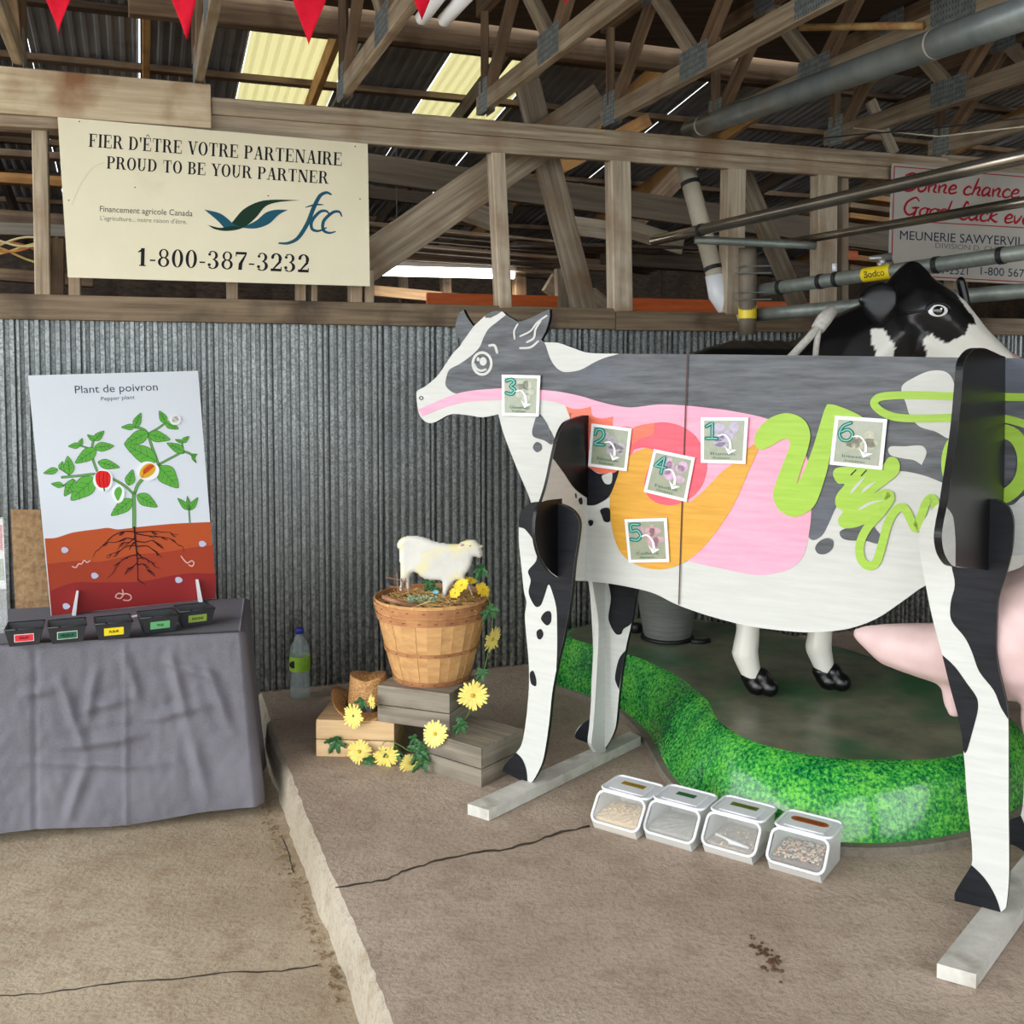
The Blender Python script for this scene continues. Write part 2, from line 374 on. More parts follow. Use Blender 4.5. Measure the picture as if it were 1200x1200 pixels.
# ledge and plates
def wall_beam(name, u1, v1, u2, v2, th, dep, hoff, mat, parent=WALL):
    pl = WP.off(hoff); p1 = pl.p(u1, v1); p2 = pl.p(u2, v2)
    return beam(name, p1, p2, dep, th, mat, parent)
def px_len(pl, u, v, n_): return (pl.p(u, v) - pl.p(u, v + n_)).length
wall_beam('ledge_board', -420, 350.4, 719, 374, .112, .05, .03, wood('ledge_timber', (88, 72, 54), (140, 121, 97), (60, 46, 34), rnd=.05))
wall_beam('ledge_board', 719.5, 375.5, 1350, 386, .105, .05, .028, MATS['ledge_timber'])
wall_beam('top_plate', 247, 126, 1105, 194, .078, .09, .04, M_wood)
wall_beam('top_plate', 247, 146, 1105, 207, .088, .05, .035, M_wood)
wall_beam('top_plate', 1100, 196, 1400, 218, .15, .05, .035, M_wood)
wall_beam('header_board', -420, 72.6, 247, 126, .20, .05, .085, M_pale)
wall_beam('header_board', -420, 119.8, 247, 156, .05, .07, .06, M_wood)
def stud(um, wpx, v0, v1, dep=.09, h=.0, mat=None, lean=0, name='stud'):
    pl = WP.off(h); w = px_len(pl, um, 300, wpx)
    a = pl.p(um - lean / 2, v0); bb = pl.p(um + lean / 2, v1)
    return beam(name, a, bb, dep, w * .98, mat or M_stud, WALL, up=WA)
stud(49, 17, 146, 352, mat=M_wood, lean=4)
for u_, w_ in ((88, 13), (272, 12), (352, 10), (367, 7), (416, 14), (431, 11)): stud(u_, w_, 318, 358, mat=M_wood)
stud(265, 11, 118, 158, mat=M_wood); stud(418, 15, 134, 170, mat=M_wood, h=.01)
stud(585, 17, 166, 362, lean=9, h=.012); stud(725, 26, 176, 366, lean=3, h=.012); stud(858, 25, 190, 370, lean=-3, h=.012); stud(965, 27, 198, 372, lean=-1, h=.012)
stud(985, 10, 204, 372, mat=M_wood, h=-.05); stud(1120, 22, 200, 380, h=-.02, mat=M_wood)
stud(68, 14, 280, 352, mat=M_mid, h=-.08)

# ---------------- setting: trusses ----------------
ZT = WP.p(567, 133).z
M_plate = pm('perforated_nail_plate', (128, 138, 142), (152, 160, 162), (60, 60, 60), .45, .55, .3, voro=1)
M_hole = pm('nail_plate_hole', (60, 62, 60), bump=0)
WTOP = .54
def nail_plate(c, parent, wx, wz, side):
    """perforated steel plate on the side of a truss joint"""
    x = -WN; yv = WA * side; mb = MB(); c = Vector(c) + yv * .0215
    mb.box(c, x, yv, ZUP, wx / 2, .001, wz / 2, 0)
    nx = max(3, int(wx / .016)); nz_ = max(3, int(wz / .022))
    for i in range(nx):
        for j in range(nz_):
            q = c + x * ((i + .5) / nx - .5) * wx + ZUP * ((j + .5) / nz_ - .5) * wz + yv * .0014
            mb.add([q + x * .0022 + ZUP * .005, q - x * .0022 + ZUP * .005, q - x * .0022 - ZUP * .005, q + x * .0022 - ZUP * .005], [[0, 1, 2, 3]], 1)
    mb.build('nail_plate', [M_plate, M_hole], parent)
def truss(u, label, phase=0, z0=0, webs=True, front=3.6, mat=M_wood):
    s = wall_s(u, 140); base = W0 + WA * s; z = ZT + z0
    T = thing('roof_truss', label, 'truss', base + ZUP * z, group=None, kind='structure')
    P = lambda t, zz: base - WN * t + ZUP * (z + zz)
    beam('bottom_chord', P(-.05, .045), P(front, .045), .042, .092, mat, T)
    beam('top_chord', P(-.05, WTOP), P(front, WTOP), .042, .092, M_mid, T)
    beam('web', P(.03, .09), P(.03, WTOP - .04), .04, .07, M_mid, T)
    t = phase; k = 0; step = .42
    joints_b = []; joints_t = []
    t = .10
    while t < front:
        beam('web', P(t, .08), P(t + step, WTOP - .04), .04, .07, M_mid, T, up=WN)
        beam('web', P(t + step + .02, WTOP - .04), P(t + 2 * step, .08), .04, .07, M_wood, T, up=WN)
        joints_b.append(t + 2 * step); joints_t.append(t + step); t += 2 * step + .04
    for sd_ in (-1, 1):
        nail_plate(P(.06, .07), T, .13, .17, sd_)
        for q in joints_b[:2]: nail_plate(P(q, .07), T, .24, .13, sd_)
        for q in joints_t[:2]: nail_plate(P(q, WTOP), T, .18, .13, sd_)
    return T
TR = [(26, 'timber roof truss at the far left edge above the pale header board'),
      (233, 'timber roof truss landing beside the right end of the pale header board'),
      (402, 'timber roof truss between the third pennant and the white tubes'),
      (566, 'timber roof truss with large perforated plates just right of the white tubes'),
      (712, 'timber roof truss landing above the stud between cream sign and pipes'),
      (975, 'timber roof truss landing just right of the large grey pipe'),
      (1098, 'timber roof truss above the red-bordered sign')]
for u, lb in TR: truss(u, lb)
truss(835, 'timber roof truss running behind the large grey pipe', z0=.02)

# ---------------- setting: roof ----------------
def wnz(s, n_, z): return W0 + WA * s + WN * n_ + ZUP * z
DECK = thing('ceiling', 'dark old plywood roof deck lying over the timber trusses', 'ceiling', wnz(0, 0, ZT + WTOP + .06), kind='structure')
zc = ZT + WTOP + .05
for i in range(9):
    for j in range(4):
        c = wnz(-4.4 + 1.22 * i + .61, .42 - 2.0 * j - 1.0, zc + .012 + .004 * ((i + j) % 2)); mb = MB(); mb.box(c, WA, WN, ZUP, .607, .996, .009)
        mb.build('plywood_panel', M_ply, DECK)
RB = thing('roof_rear', 'ribbed metal roof on purlins beyond the open timber frame', 'roof', wnz(0, 1, 4), kind='structure')
zr = lambda n_: 4.30 - .15 * n_
def mslope(s, n_):
    x = WA; y = (WN + ZUP * -.15).normalized(); z = x.cross(y)
    return Matrix.Translation(wnz(s, n_, zr(n_))) @ Matrix((x, y, z)).transposed().to_4x4()
M_roofmetal = pm('roof_metal_inside', (138, 142, 146), (176, 178, 180), (3, 1, 3), .5, .25, .1, c3=(80, 66, 50), s3=1.5)
m, N, L, b = base_mat('yellowed_translucent_sheet', .5)
tr = N.new('ShaderNodeBsdfTranslucent'); tr.inputs[0].default_value = lin((232, 220, 160)); ms = N.new('ShaderNodeMixShader'); ms.inputs[0].default_value = .32
b.inputs['Base Color'].default_value = lin((196, 186, 130)); L.new(b.outputs[0], ms.inputs[1]); L.new(tr.outputs[0], ms.inputs[2]); L.new(ms.outputs[0], N['Material Output'].inputs[0])
M_trans = m
RW = .70
def roof_sheet(w, ribs, amp, h):
    xs = []; step = w / ribs
    for i in range(ribs):
        for a, q in ((0, 0), (.42, 0), (.55, 1), (.82, 1), (.95, 0)): xs.append(((i + a) * step, q * amp))
    xs.append((w, 0)); k = len(xs)
    me = bpy.data.meshes.new('roof_sheet'); me.from_pydata([(x, 0, -y) for x, y in xs] + [(x, h, -y) for x, y in xs], [], [[i, k + i, k + i + 1, i + 1] for i in range(k - 1)]); return me
rs = roof_sheet(RW - .006, 9, .014, 1.74); rs.materials.append(M_roofmetal)
rt = rs.copy(); rt.name = 'translucent_sheet'; rt.materials.clear(); rt.materials.append(M_trans)
for i in range(20):
    for j in range(4):
        s = -4.6 + i * RW; n_ = .25 + j * 1.7
        tl = j == 1 and i in (5, 7)
        inst('translucent_sheet' if tl else 'roof_sheet', rt if tl else rs, RB, mslope(s, n_) @ Matrix.Translation((random.uniform(0, .006), 0, .004 * (j % 2) + .002 * (i % 2))))
for j in range(9):
    n_ = .3 + j * .80
    beam('purlin', wnz(-4.6, n_, zr(n_) - .05), wnz(9.2, n_, zr(n_) - .05), .09, .045, M_mid if j % 2 else M_dark, RB)
for i in range(11):
    s = -4.1 + i * 1.17
    beam('rafter', wnz(s, .2, zr(.2) - .14), wnz(s, 6.9, zr(6.9) - .14), .045, .13, M_yellow if i % 3 != 1 else M_dark, RB)
# dark rear and side walls of the shed, with an added right light blocker
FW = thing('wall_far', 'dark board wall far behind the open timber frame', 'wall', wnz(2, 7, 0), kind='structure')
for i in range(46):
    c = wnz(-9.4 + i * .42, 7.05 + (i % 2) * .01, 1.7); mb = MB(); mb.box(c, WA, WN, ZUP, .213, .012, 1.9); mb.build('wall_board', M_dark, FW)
def side_wall(name, label, s, n0, n1, hh=2.3):
    S = thing(name, label, 'wall', wnz(s, n0, 0), kind='structure'); k = int((n1 - n0) / .42)
    for i in range(k):
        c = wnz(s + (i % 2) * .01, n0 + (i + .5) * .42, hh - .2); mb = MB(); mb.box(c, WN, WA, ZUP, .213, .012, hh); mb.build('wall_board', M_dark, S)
side_wall('wall_light_block', 'added dark board wall blocking side light beyond the right edge', 3.6, -7.4, .1)  # unseen wall, added to block light coming from the right
side_wall('wall_right_rear', 'dark board side wall of the rear bay at right', 8.4, .2, 7.1)
side_wall('wall_left_rear', 'dark board side wall of the rear bay at left', -4.5, .2, 7.1, 1.45)  # top kept low so daylight enters the rear bay over it
# loft floor of the rear bay and what stands in it
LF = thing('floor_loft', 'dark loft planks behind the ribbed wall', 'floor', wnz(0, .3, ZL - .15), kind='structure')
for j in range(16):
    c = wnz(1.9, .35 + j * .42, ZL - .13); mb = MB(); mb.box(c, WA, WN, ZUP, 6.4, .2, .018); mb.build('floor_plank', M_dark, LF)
def bg(name, label, cat, items, group=None):
    pts = []; T = None
    for it in items:
        u1, v1, n1, u2, v2, n2, wpx, dep, mat = it
        p1 = WP.off(-n1).p(u1, v1); p2 = WP.off(-n2).p(u2, v2); w = px_len(WP.off(-(n1 + n2) / 2), (u1 + u2) / 2, (v1 + v2) / 2, wpx)
        x = (p2 - p1).normalized(); up = x.cross(WN)
        if len(items) == 1: return tag(beam(name, p1, p2, dep, w, mat, None, up=up), label, cat, group, 'structure')
        T = T or thing(name, label, cat, p1, group, 'structure'); beam('beam', p1, p2, dep, w, mat, T, up=up)
    return T
bg('diagonal_brace', 'wide pale diagonal brace rising right from behind the cream sign', 'brace', [(415, 318, .25, 705, 118, .25, 44, .045, M_wood)])
bg('diagonal_brace', 'dark diagonal brace leaning left between two pale studs', 'brace', [(617, 95, .35, 688, 372, .35, 30, .05, M_wood)])
bg('diagonal_brace', 'diagonal brace leaning behind the stud beside the white downpipe', 'brace', [(868, 200, .5, 936, 360, .5, 22, .05, M_wood)])
bg('girder', 'long weathered girder crossing behind the open studs', 'beam', [(380, 190, 1.3, 1100, 290, 1.3, 30, .06, wood('grey_girder', (92, 80, 66), (122, 108, 90), rnd=.04))])
bg('cross_beam', 'old cross beam under the roof behind the second and third pennants', 'beam', [(150, 0, .5, 1000, 92, .5, 32, .08, M_mid)])
bg('loft_beams', 'dark loft beams above the lamp behind the studs', 'beam', [(440, 296, 1.8, 720, 312, 1.8, 14, .08, M_mid), (700, 300, 1.8, 960, 318, 1.8, 20, .1, M_dark), (430, 340, 2.2, 660, 362, 2.2, 12, .06, M_mid), (430, 225, 2.5, 600, 245, 2.5, 14, .06, M_dark)])
bg('loft_posts', 'short loft posts standing beside the lamp', 'post', [(521, 270, 2.2, 523, 366, 2.2, 11, .08, M_dark), (608, 310, 2.0, 609, 360, 2.0, 14, .08, M_mid), (472, 300, 2.3, 473, 362, 2.3, 9, .08, M_dark), (660, 315, 1.2, 662, 368, 1.2, 20, .06, M_wood), (642, 330, 1.4, 700, 372, 1.4, 24, .06, M_wood), (690, 345, .6, 722, 372, .6, 20, .05, M_wood)])
bg('left_loft_boards', 'stack of dark boards seen left of the cream sign', 'board', [(-60, 146, 1.0, 100, 158, 1.0, 12, .1, M_mid), (-60, 176, 1.6, 100, 186, 1.6, 8, .1, M_mid), (-60, 205, 1.9, 100, 216, 1.9, 12, .1, M_yellow), (-60, 250, 1.1, 100, 262, 1.1, 16, .1, M_mid), (-60, 268, .9, 100, 274, .9, 14, .2, wood('grey_loft_board', (110, 104, 92), (140, 132, 118), rnd=.05)), (-60, 318, .9, 110, 330, .9, 14, .1, M_mid)])
bg('orange_rail', 'bright orange painted board behind the studs above the wooden cow', 'board', [(500, 350, 1.2, 1010, 362, 1.2, 13, .03, M_orange), (718, 358, 1.15, 850, 363, 1.15, 16, .03, M_orange)])
bg('orange_rail', 'short orange board end beside the milking pipe', 'board', [(978, 298, 1.2, 1004, 300, 1.2, 11, .03, M_orange)])
bg('rear_brace', 'yellow rafter brace slanting in the rear bay under the roof', 'brace', [(640, 205, 2.2, 760, 140, 2.2, 16, .05, M_yellow), (736, 268, 2.0, 830, 170, 2.0, 22, .05, M_mid), (1180, 300, 1.5, 1100, 210, 1.5, 14, .05, M_mid)])
bg('rear_clutter', 'jumble of old planks piled on the loft behind the studs', 'planks', [(600, 286, 1.3 + .1 * k, 830 - 9 * k, 292 + 3.5 * k, 1.6 + .1 * k, 4, .12, M_mid if k % 2 else M_dark) for k in range(9)] + [(430, 262 + 7 * k, 1.2 + .12 * k, 650, 284 + 6 * k, 1.3 + .1 * k, 3, .1, M_wood if k % 3 == 0 else M_dark) for k in range(8)] + [(985, 230 + 12 * k, 1.6, 1048, 238 + 12 * k, 1.7, 6, .2, M_mid if k % 2 else M_yellow) for k in range(8)])
bg('gusset_board', 'pale triangular plywood gusset behind the first truss web', 'board', [(1020, 118, .4, 1048, 180, .4, 14, .02, M_stud)])
bg('plywood_scrap', 'pale plywood scrap standing on the loft behind the long brace', 'board', [(536, 244, 1.5, 590, 262, 1.5, 26, .02, M_stud), (655, 262, 1.6, 712, 270, 1.6, 22, .02, M_stud), (715, 262, 1.5, 800, 288, 1.5, 22, .02, M_wood)])
# fluorescent tube lamp in the rear bay
lp = WP.off(-1.9); a = lp.p(440, 318); c = lp.p(602, 322)
LA = thing('strip_lamp', 'long lit fluorescent strip lamp hanging behind the ribbed wall', 'lamp', (a + c) / 2)
m, N, L, b = base_mat('lit_tube', .4); b.inputs['Emission Color'].default_value = (1, .97, .86, 1); b.inputs['Emission Strength'].default_value = 7; M_tube = m
mb = MB(); mb.tube([a, c], .030, 10); mb.build('lamp_tube', M_tube, LA, smooth=True)
beam('lamp_housing', a + ZUP * .055, c + ZUP * .055, .12, .04, pm('white_enamel', (225, 225, 215), bump=0, rough=.4), LA)
for q in (a.lerp(c, .15), a.lerp(c, .85)): mb = MB(); mb.tube([q + ZUP * .07, q + ZUP * 1.0], .004, 5); mb.build('hanger_wire', M_hole, LA)
lt = bpy.data.lights.new('strip_lamp_glow', 'AREA'); lt.shape = 'RECTANGLE'; lt.size = (c - a).length; lt.size_y = .06; lt.energy = 9; lt.color = (1, .9, .72)
lo = bpy.data.objects.new('strip_lamp_glow', lt); SC.collection.objects.link(lo); lo.matrix_world = Matrix.Translation((a + c) / 2 - ZUP * .045) @ R_w
# ---------------- wooden cow ----------------
def brushed(name, c1, c2, rough=.5, sc=(5, 5, 60), bump=.25, **k):
    return pm(name, c1, c2, sc, rough, 0, bump, 6, .35, .68, bdist=.003, **k)
M_cwhite = brushed('brushed_white_paint', (192, 194, 189), (203, 204, 199), .5, bump=.14)
M_cgray = brushed('brushed_grey_paint', (50, 53, 58), (92, 96, 102), .45, (5, 5, 44), .5, c3=(84, 90, 104), s3=5)
M_cblack = brushed('brushed_black_paint', (12, 13, 17), (28, 30, 37), .5, (4, 4, 40))
MATS['brushed_black_paint'].node_tree.nodes['Principled BSDF'].inputs['Specular IOR Level'].default_value = .22
M_gloss = pm('glossy_black_paint', (6, 6, 7), (12, 12, 13), rough=.36, spec=.25, bump=.05, scale=(3, 3, 3))
M_pink = brushed('pink_paint', (232, 152, 178), (244, 170, 192))
M_yel = brushed('ochre_paint', (206, 148, 36), (222, 166, 56))
M_red = brushed('coral_red_paint', (222, 78, 98), (236, 96, 112))
M_ora = brushed('orange_red_paint', (222, 98, 78), (234, 122, 92))
M_green = brushed('lime_green_paint', (150, 190, 52), (166, 204, 68))
M_edge_k = pm('black_board_edge', (14, 14, 16), bump=0, rough=.5)
M_edge_w = pm('white_board_edge', (205, 205, 200), bump=0, rough=.5)
M_seam = pm('panel_seam', (74, 44, 40), bump=0)
NF1 = onz(620, 916, PLK); NF2 = onz(1162, 1066, PLK); FF1 = onz(706, 880, PLK)
CA = (NF2 - NF1); CA.z = 0; LEGSP = CA.length; CA.normalize()
CN = CA.cross(ZUP); CN = CN if CN.dot(CAM - NF1) > 0 else -CN; CN.normalize()
PN = Plane(NF1, CA); halfw = (NF1 - FF1).dot(CN) / 2
PB = PN.off(-halfw); PF = PN.off(-2 * halfw)
COW = thing('wooden_cow', 'large painted plywood cow cutout with a digestion diagram on planks', 'cow', (NF1 + FF1) / 2 - ZUP * .04)
head = [(489, 458), (498, 453), (513, 440), (530, 415), (541, 402), (535, 392), (534, 382), (537.5, 368), (543, 363, 1), (548, 373), (555, 382.5, 1), (563, 375), (570, 369), (578, 365), (588, 365), (593, 369), (600, 373), (608, 377), (622, 372.5), (635, 366), (644, 362.5, 1), (644, 372), (640, 387), (634, 398, 1), (638, 401), (655, 402), (672, 408), (690, 413.5), (725, 414.5), (807, 415), (980, 417), (1127, 419), (1200, 420), (1262, 425), (1315, 436), (1345, 470), (1352, 540), (1345, 620), (1300, 662)]
bot = [(1240, 652), (1200, 650), (1140, 660), (1083, 687), (1060, 703), (1027, 725), (993, 737), (950, 741), (917, 739), (885, 735), (861, 730), (825, 720), (792, 708), (768, 696), (747, 690), (715, 684), (684, 680.5), (655, 676), (635, 650), (623, 610, 1), (622, 588), (605, 547), (590, 508), (584, 485.5, 1), (566, 489), (551, 487), (533, 485), (524, 487), (509, 495), (500, 495), (492, 487), (489, 475), (488, 463)]
OUT = smooth_px(head + bot, 5)
BODY = slab('body_panel', PB, OUT, -.018, 0, M_cwhite, COW, M_edge_k, smooth=0)
def near(p): return min(range(len(OUT)), key=lambda i: (OUT[i][0] - p[0]) ** 2 + (OUT[i][1] - p[1]) ** 2)
def run(p, q):
    i, j = near(p), near(q); return [OUT[k % len(OUT)] for k in range(i, (j if j >= i else j + len(OUT)) + 1)]
def inset(pts, d=.35): return pts
LAY = .0009
def cp(pts, k, mat, sm=5, name='painted_patch', pl=PB, par=BODY): return patch(name, pl, pts, LAY * k, mat, par, sm)
pinktop = [(513, 470), (535, 461.5), (552, 458), (573, 456), (593, 455), (635, 457), (655, 459), (680, 464), (700, 470), (720, 475), (740, 477.5), (772, 474), (800, 475), (830, 478), (860, 482), (900, 491)]
# grey body
g = run((593, 369), (1345, 620)) + smooth_px([(1345, 600), (1240, 575), (1200, 581), (1185, 592), (1150, 585), (1103, 565), (1082, 557), (1055, 552), (1030, 556), (1000, 572), (981, 593), (972, 612), (963, 628), (950, 632), (930, 600), (910, 540), (900, 491)], 4, False) + smooth_px(pinktop[::-1][1:-1] + [(523, 453), (523, 443), (527, 433), (538, 427), (552, 417), (562, 407), (567, 395), (573, 385), (583, 377), (593, 369)], 4, False)
cp(g, 1, M_cgray, 0)
cp(run((541, 402), (555, 382.5)), 1, M_cgray, 0)
cp(run((569, 370), (588, 365)) + [(583, 368.5), (575, 372.5), (569, 372.5)], 1, M_cgray, 0)
cp(run((638, 401), (725, 414.5)) + smooth_px([(725, 415), (710, 419), (698, 424), (680, 433.6), (662, 436), (653, 431.5), (645.5, 421), (640, 405)], 4, False), 2, M_cwhite, 0)
# pink mouth, gullet and stomach
pk = [(490.5, 480, 1)] + pinktop + [(920, 505), (940, 525), (948, 545), (951, 590), (949, 620), (942, 650), (930, 664), (912, 671), (890, 674), (868, 671), (840, 665), (810, 658), (770, 640), (740, 600), (715, 540), (700, 500), (672, 484), (662, 475), (638, 469), (593, 469), (573, 469), (547, 471), (522, 477), (495, 488, 1)]
cp(pk, 2, M_pink, 4)
cp([(663, 476, 1), (672, 479), (681, 479), (693, 476.5, 1), (695, 487), (706, 490.5), (719, 488, 1), (720, 500), (741, 502), (742, 530), (724, 552), (708, 555.5), (692, 549), (680, 540), (672, 500)], 3, M_ora)
cp([(645, 490), (670, 484), (668, 491), (660, 497), (654, 512), (648, 530), (645, 520)], 3, M_cwhite)
yel = [(888, 519), (888, 529), (876, 556), (862, 588), (842, 620), (820, 646), (800, 660), (780, 666.5), (760, 666), (740, 658.5), (726, 644), (718, 620), (715, 590), (718, 568), (726, 549), (736, 536), (750, 527.5), (766, 524), (785, 540), (795, 570), (806, 588), (818, 581), (830, 570), (846, 553), (862, 541), (876, 526)]
cp(yel, 4, M_yel)
rd = [(741, 502, 1), (752, 498), (768, 495.5), (782, 495), (800, 500), (816, 512), (826, 530), (829, 546), (825, 564), (816, 578), (800, 589), (784, 592), (768, 588), (758, 578), (756, 563), (762, 544), (766, 527, 1), (756, 524.5), (748, 525.5), (741, 528, 1)]
cp(rd, 5, M_red)
cp([(741, 502, 1), (752, 498), (768, 495.5, 1), (767, 509, 1), (752, 514), (741, 522, 1)], 6, M_ora)
cp([(688, 548), (702, 555), (720, 554), (726, 551), (720, 570), (714, 582), (704, 589), (696, 592), (686, 590), (682, 570)], 4.5, M_cblack)
cp([(706, 558), (712, 555), (718, 554), (717, 566), (710, 566.5)], 5.5, M_cwhite)
cp([(704, 598), (709, 595), (715, 596), (716, 604), (715, 611), (709, 611), (706, 604)], 5.5, M_cblack)
cp([(690, 611), (693, 609), (696, 611), (695, 615), (692, 616)], 5.5, M_cblack)
cp([(628, 490, 1), (634, 486), (650, 513), (647, 521), (638, 516), (626, 512), (624, 505)], 3, M_cgray)
cp([(625, 523), (629, 518), (634, 520), (635, 526), (630, 530), (626, 527)], 3, M_cgray)
K = lambda L_: [(880 + p[0] / 4.444, 420 + p[1] / 4.444) + tuple(p[2:]) for p in L_]
cp(K([(785, 150), (850, 100), (930, 66), (1000, 65), (1040, 90), (1060, 140), (1075, 300), (1045, 415), (960, 380), (880, 355), (830, 300), (810, 240)]), 2, M_cwhite)
cp(K([(715, 475), (730, 458), (800, 458), (890, 455), (915, 490), (890, 555, 1), (850, 530), (790, 520), (730, 505)]), 2, M_cwhite)
cp(K([(465, 900), (530, 870), (600, 830), (660, 900), (680, 930), (660, 965), (600, 950), (520, 948), (475, 935)]), 2, M_cgray)
cp(K([(335, 985), (360, 950), (400, 935), (430, 950), (425, 990), (390, 1018), (350, 1015)]), 2, M_cgray)
cp(K([(635, 630), (650, 612), (672, 618), (665, 640), (645, 652)]), 4, M_cgray)
cp(K([(20, 430), (40, 370), (100, 312), (180, 285), (250, 300), (295, 340), (312, 400), (300, 470), (270, 560), (240, 655, 1), (272, 600), (320, 480), (360, 350), (385, 270), (400, 238, 1), (440, 242), (520, 272), (582, 303, 1), (540, 330), (460, 340), (430, 430), (400, 580), (352, 730), (310, 790), (230, 825), (160, 798), (125, 745), (120, 690), (150, 600), (185, 510), (207, 445), (190, 418), (150, 430), (90, 465), (45, 473)]), 6, M_green)
stroke('painted_patch', PB, K([(1700, 205), (1250, 200), (1060, 197), (900, 192), (760, 192), (670, 203), (643, 235), (680, 275), (745, 303), (830, 312), (940, 312), (1060, 308), (1200, 300), (1330, 315), (1450, 350), (1600, 420)]), 9.2, LAY * 6, M_green, BODY)
stroke('painted_patch', PB, [(1112, 545), (1120, 518), (1150, 505), (1185, 508), (1200, 530), (1198, 560), (1180, 580), (1150, 584), (1122, 572)], 17, LAY * 6, M_green, BODY, closed=True)
cp(K([(430, 605), (445, 572), (520, 560), (600, 545), (680, 560), (720, 515), (758, 518), (778, 552), (768, 600), (710, 650), (645, 700), (700, 680), (742, 695), (750, 735), (715, 790), (640, 840), (560, 875), (500, 884), (465, 870), (457, 835), (482, 795), (450, 775), (441, 738), (455, 700), (490, 655), (455, 650)]), 6, M_green, 4)
for pts_ in ([(522, 700), (556, 660), (600, 612)], [(582, 694), (612, 668), (652, 640)], [(566, 786), (620, 755), (688, 738)]): stroke('painted_line', PB, K(pts_), 2.6, LAY * 7, M_cwhite, BODY, taper=lambda t: .3 + 1.0 * math.sin(math.pi * min(1, t + .1)))
for pts_ in ([(524, 606), (550, 580)], [(578, 610), (604, 582)]): stroke('painted_line', PB, K(pts_), 1.4, LAY * 7, M_cblack, BODY, smooth=0)
stroke('painted_patch', PB, K([(705, 712), (722, 722), (690, 790), (610, 880), (572, 960), (575, 1040), (615, 1080), (655, 1060), (685, 970), (715, 860), (755, 790), (800, 778), (835, 840), (862, 885), (888, 820), (910, 760), (935, 728), (958, 740), (962, 795)]), 10.0, LAY * 6.5, M_green, BODY)
# eye, brow, ear lines, nostril
lw = [([(565.4 + 10.8 * math.cos(a), 426 + 12.8 * math.sin(a)) for a in [k * math.pi / 8 for k in range(16)]], 3.0, True),
      ([(556.5, 427), (559, 432), (564, 434.5), (569.5, 433)], 2.6, False), ([(574, 405), (580, 405), (583, 413)], 3, False),
      ([(607, 380), (603, 388), (603.5, 397)], 2, False), ([(610, 394), (622, 388), (630, 378), (641, 370)], 2, False), ([(618, 401), (626, 396), (628, 386), (634, 376)], 2.4, False), ([(610, 408), (622, 407), (631, 400)], 2.4, False)]
for pts, w, cl in lw: stroke('painted_line', PB, pts, w, LAY * 3, M_cwhite, BODY, closed=cl)
cp([(566.7 + 4.2 * math.cos(k * .7), 423.5 + 5 * math.sin(k * .7)) for k in range(9)], 3.4, M_cwhite)
cp([(560.8 + 1.7 * math.cos(k * .7), 421 + 2.4 * math.sin(k * .7)) for k in range(9)], 3.4, M_cwhite)
stroke('painted_line', PB, [(494 + 2 * math.cos(k * .9), 466.5 + 2 * math.sin(k * .9)) for k in range(7)], .8, LAY * 3, M_edge_k, BODY, closed=True)
stroke('panel_seam', PB, [(806.5, 415.5), (803, 520), (800, 600), (796.5, 708)], 1.5, LAY * 8, M_seam, BODY, cap=False)
# near legs (board parallel to the body) and the cross boards that carry them
legL = [(625, 588.5), (614, 595), (609, 604), (608, 633), (611, 664), (614, 693), (617, 706), (615, 721), (617, 747), (619.5, 775), (620, 801), (618, 829), (615, 854), (611, 873), (604, 883), (592, 895.6), (588.5, 903.5, 1), (618.6, 919, 1), (625, 914.5), (636, 892), (643, 851), (647, 813), (652, 785), (661, 747), (669, 702), (673, 661), (678, 626.5), (678, 609), (668, 596), (652, 590)]
OL = smooth_px(legL, 4)
def leg_board(O_, pl, name='leg', mat=M_cwhite): return slab(name, pl, O_, -.018, 0, mat, COW, M_edge_k, smooth=0)
def runO(O_, p, q):
    f = lambda p: min(range(len(O_)), key=lambda i: (O_[i][0] - p[0]) ** 2 + (O_[i][1] - p[1]) ** 2)
    i, j = f(p), f(q); return [O_[k % len(O_)] for k in range(i, (j if j >= i else j + len(O_)) + 1)]
L1 = leg_board(OL, PN)
def lp_(pts, par, k=1, mat=M_cblack, sm=0, pl=PN): return patch('painted_patch', pl, pts, LAY * k, mat, par, sm)
lp_(runO(OL, (652, 785), (609, 618)) + smooth_px([(609, 618), (615, 620), (625, 633), (629, 648), (628, 658), (619, 669), (622, 680), (619.5, 693), (622, 702), (628, 711), (634, 709), (639, 696), (643, 685), (647, 693), (652, 712), (653, 737), (653, 762), (652, 785)], 4, False), L1)
for sp in ([(634, 725), (639, 717), (645.5, 717), (646, 728), (641, 733)], [(629, 740), (634, 737), (637, 743), (634, 749), (630, 748)], [(621, 789), (625, 786), (628.5, 796), (628, 804), (622.5, 801)]): lp_(sp, L1, sm=4)
lp_(runO(OL, (604, 883), (618.6, 919)) + smooth_px([(618.6, 919), (617, 902), (612, 889), (605, 882)], 3, False), L1)
legR = [(1103, 588), (1120, 584), (1140.6, 586), (1164.6, 585.5), (1179, 591), (1186, 602.5), (1188, 617), (1186, 645), (1179, 673), (1170, 702), (1168, 730), (1167.5, 764), (1172, 792), (1179, 821), (1181.6, 843), (1182, 900), (1182, 950), (1182.5, 1025), (1179, 1062.5), (1173, 1069, 1), (1137.5, 1060), (1119, 1056, 1), (1119, 1046), (1129, 1029), (1139.6, 1008), (1133, 933), (1130, 890), (1125, 849), (1113.6, 806), (1104, 767), (1092, 721.5), (1082.5, 673), (1077, 640), (1078, 620), (1088, 602)]
OR_ = smooth_px(legR, 4); L2 = leg_board(OR_, PN)
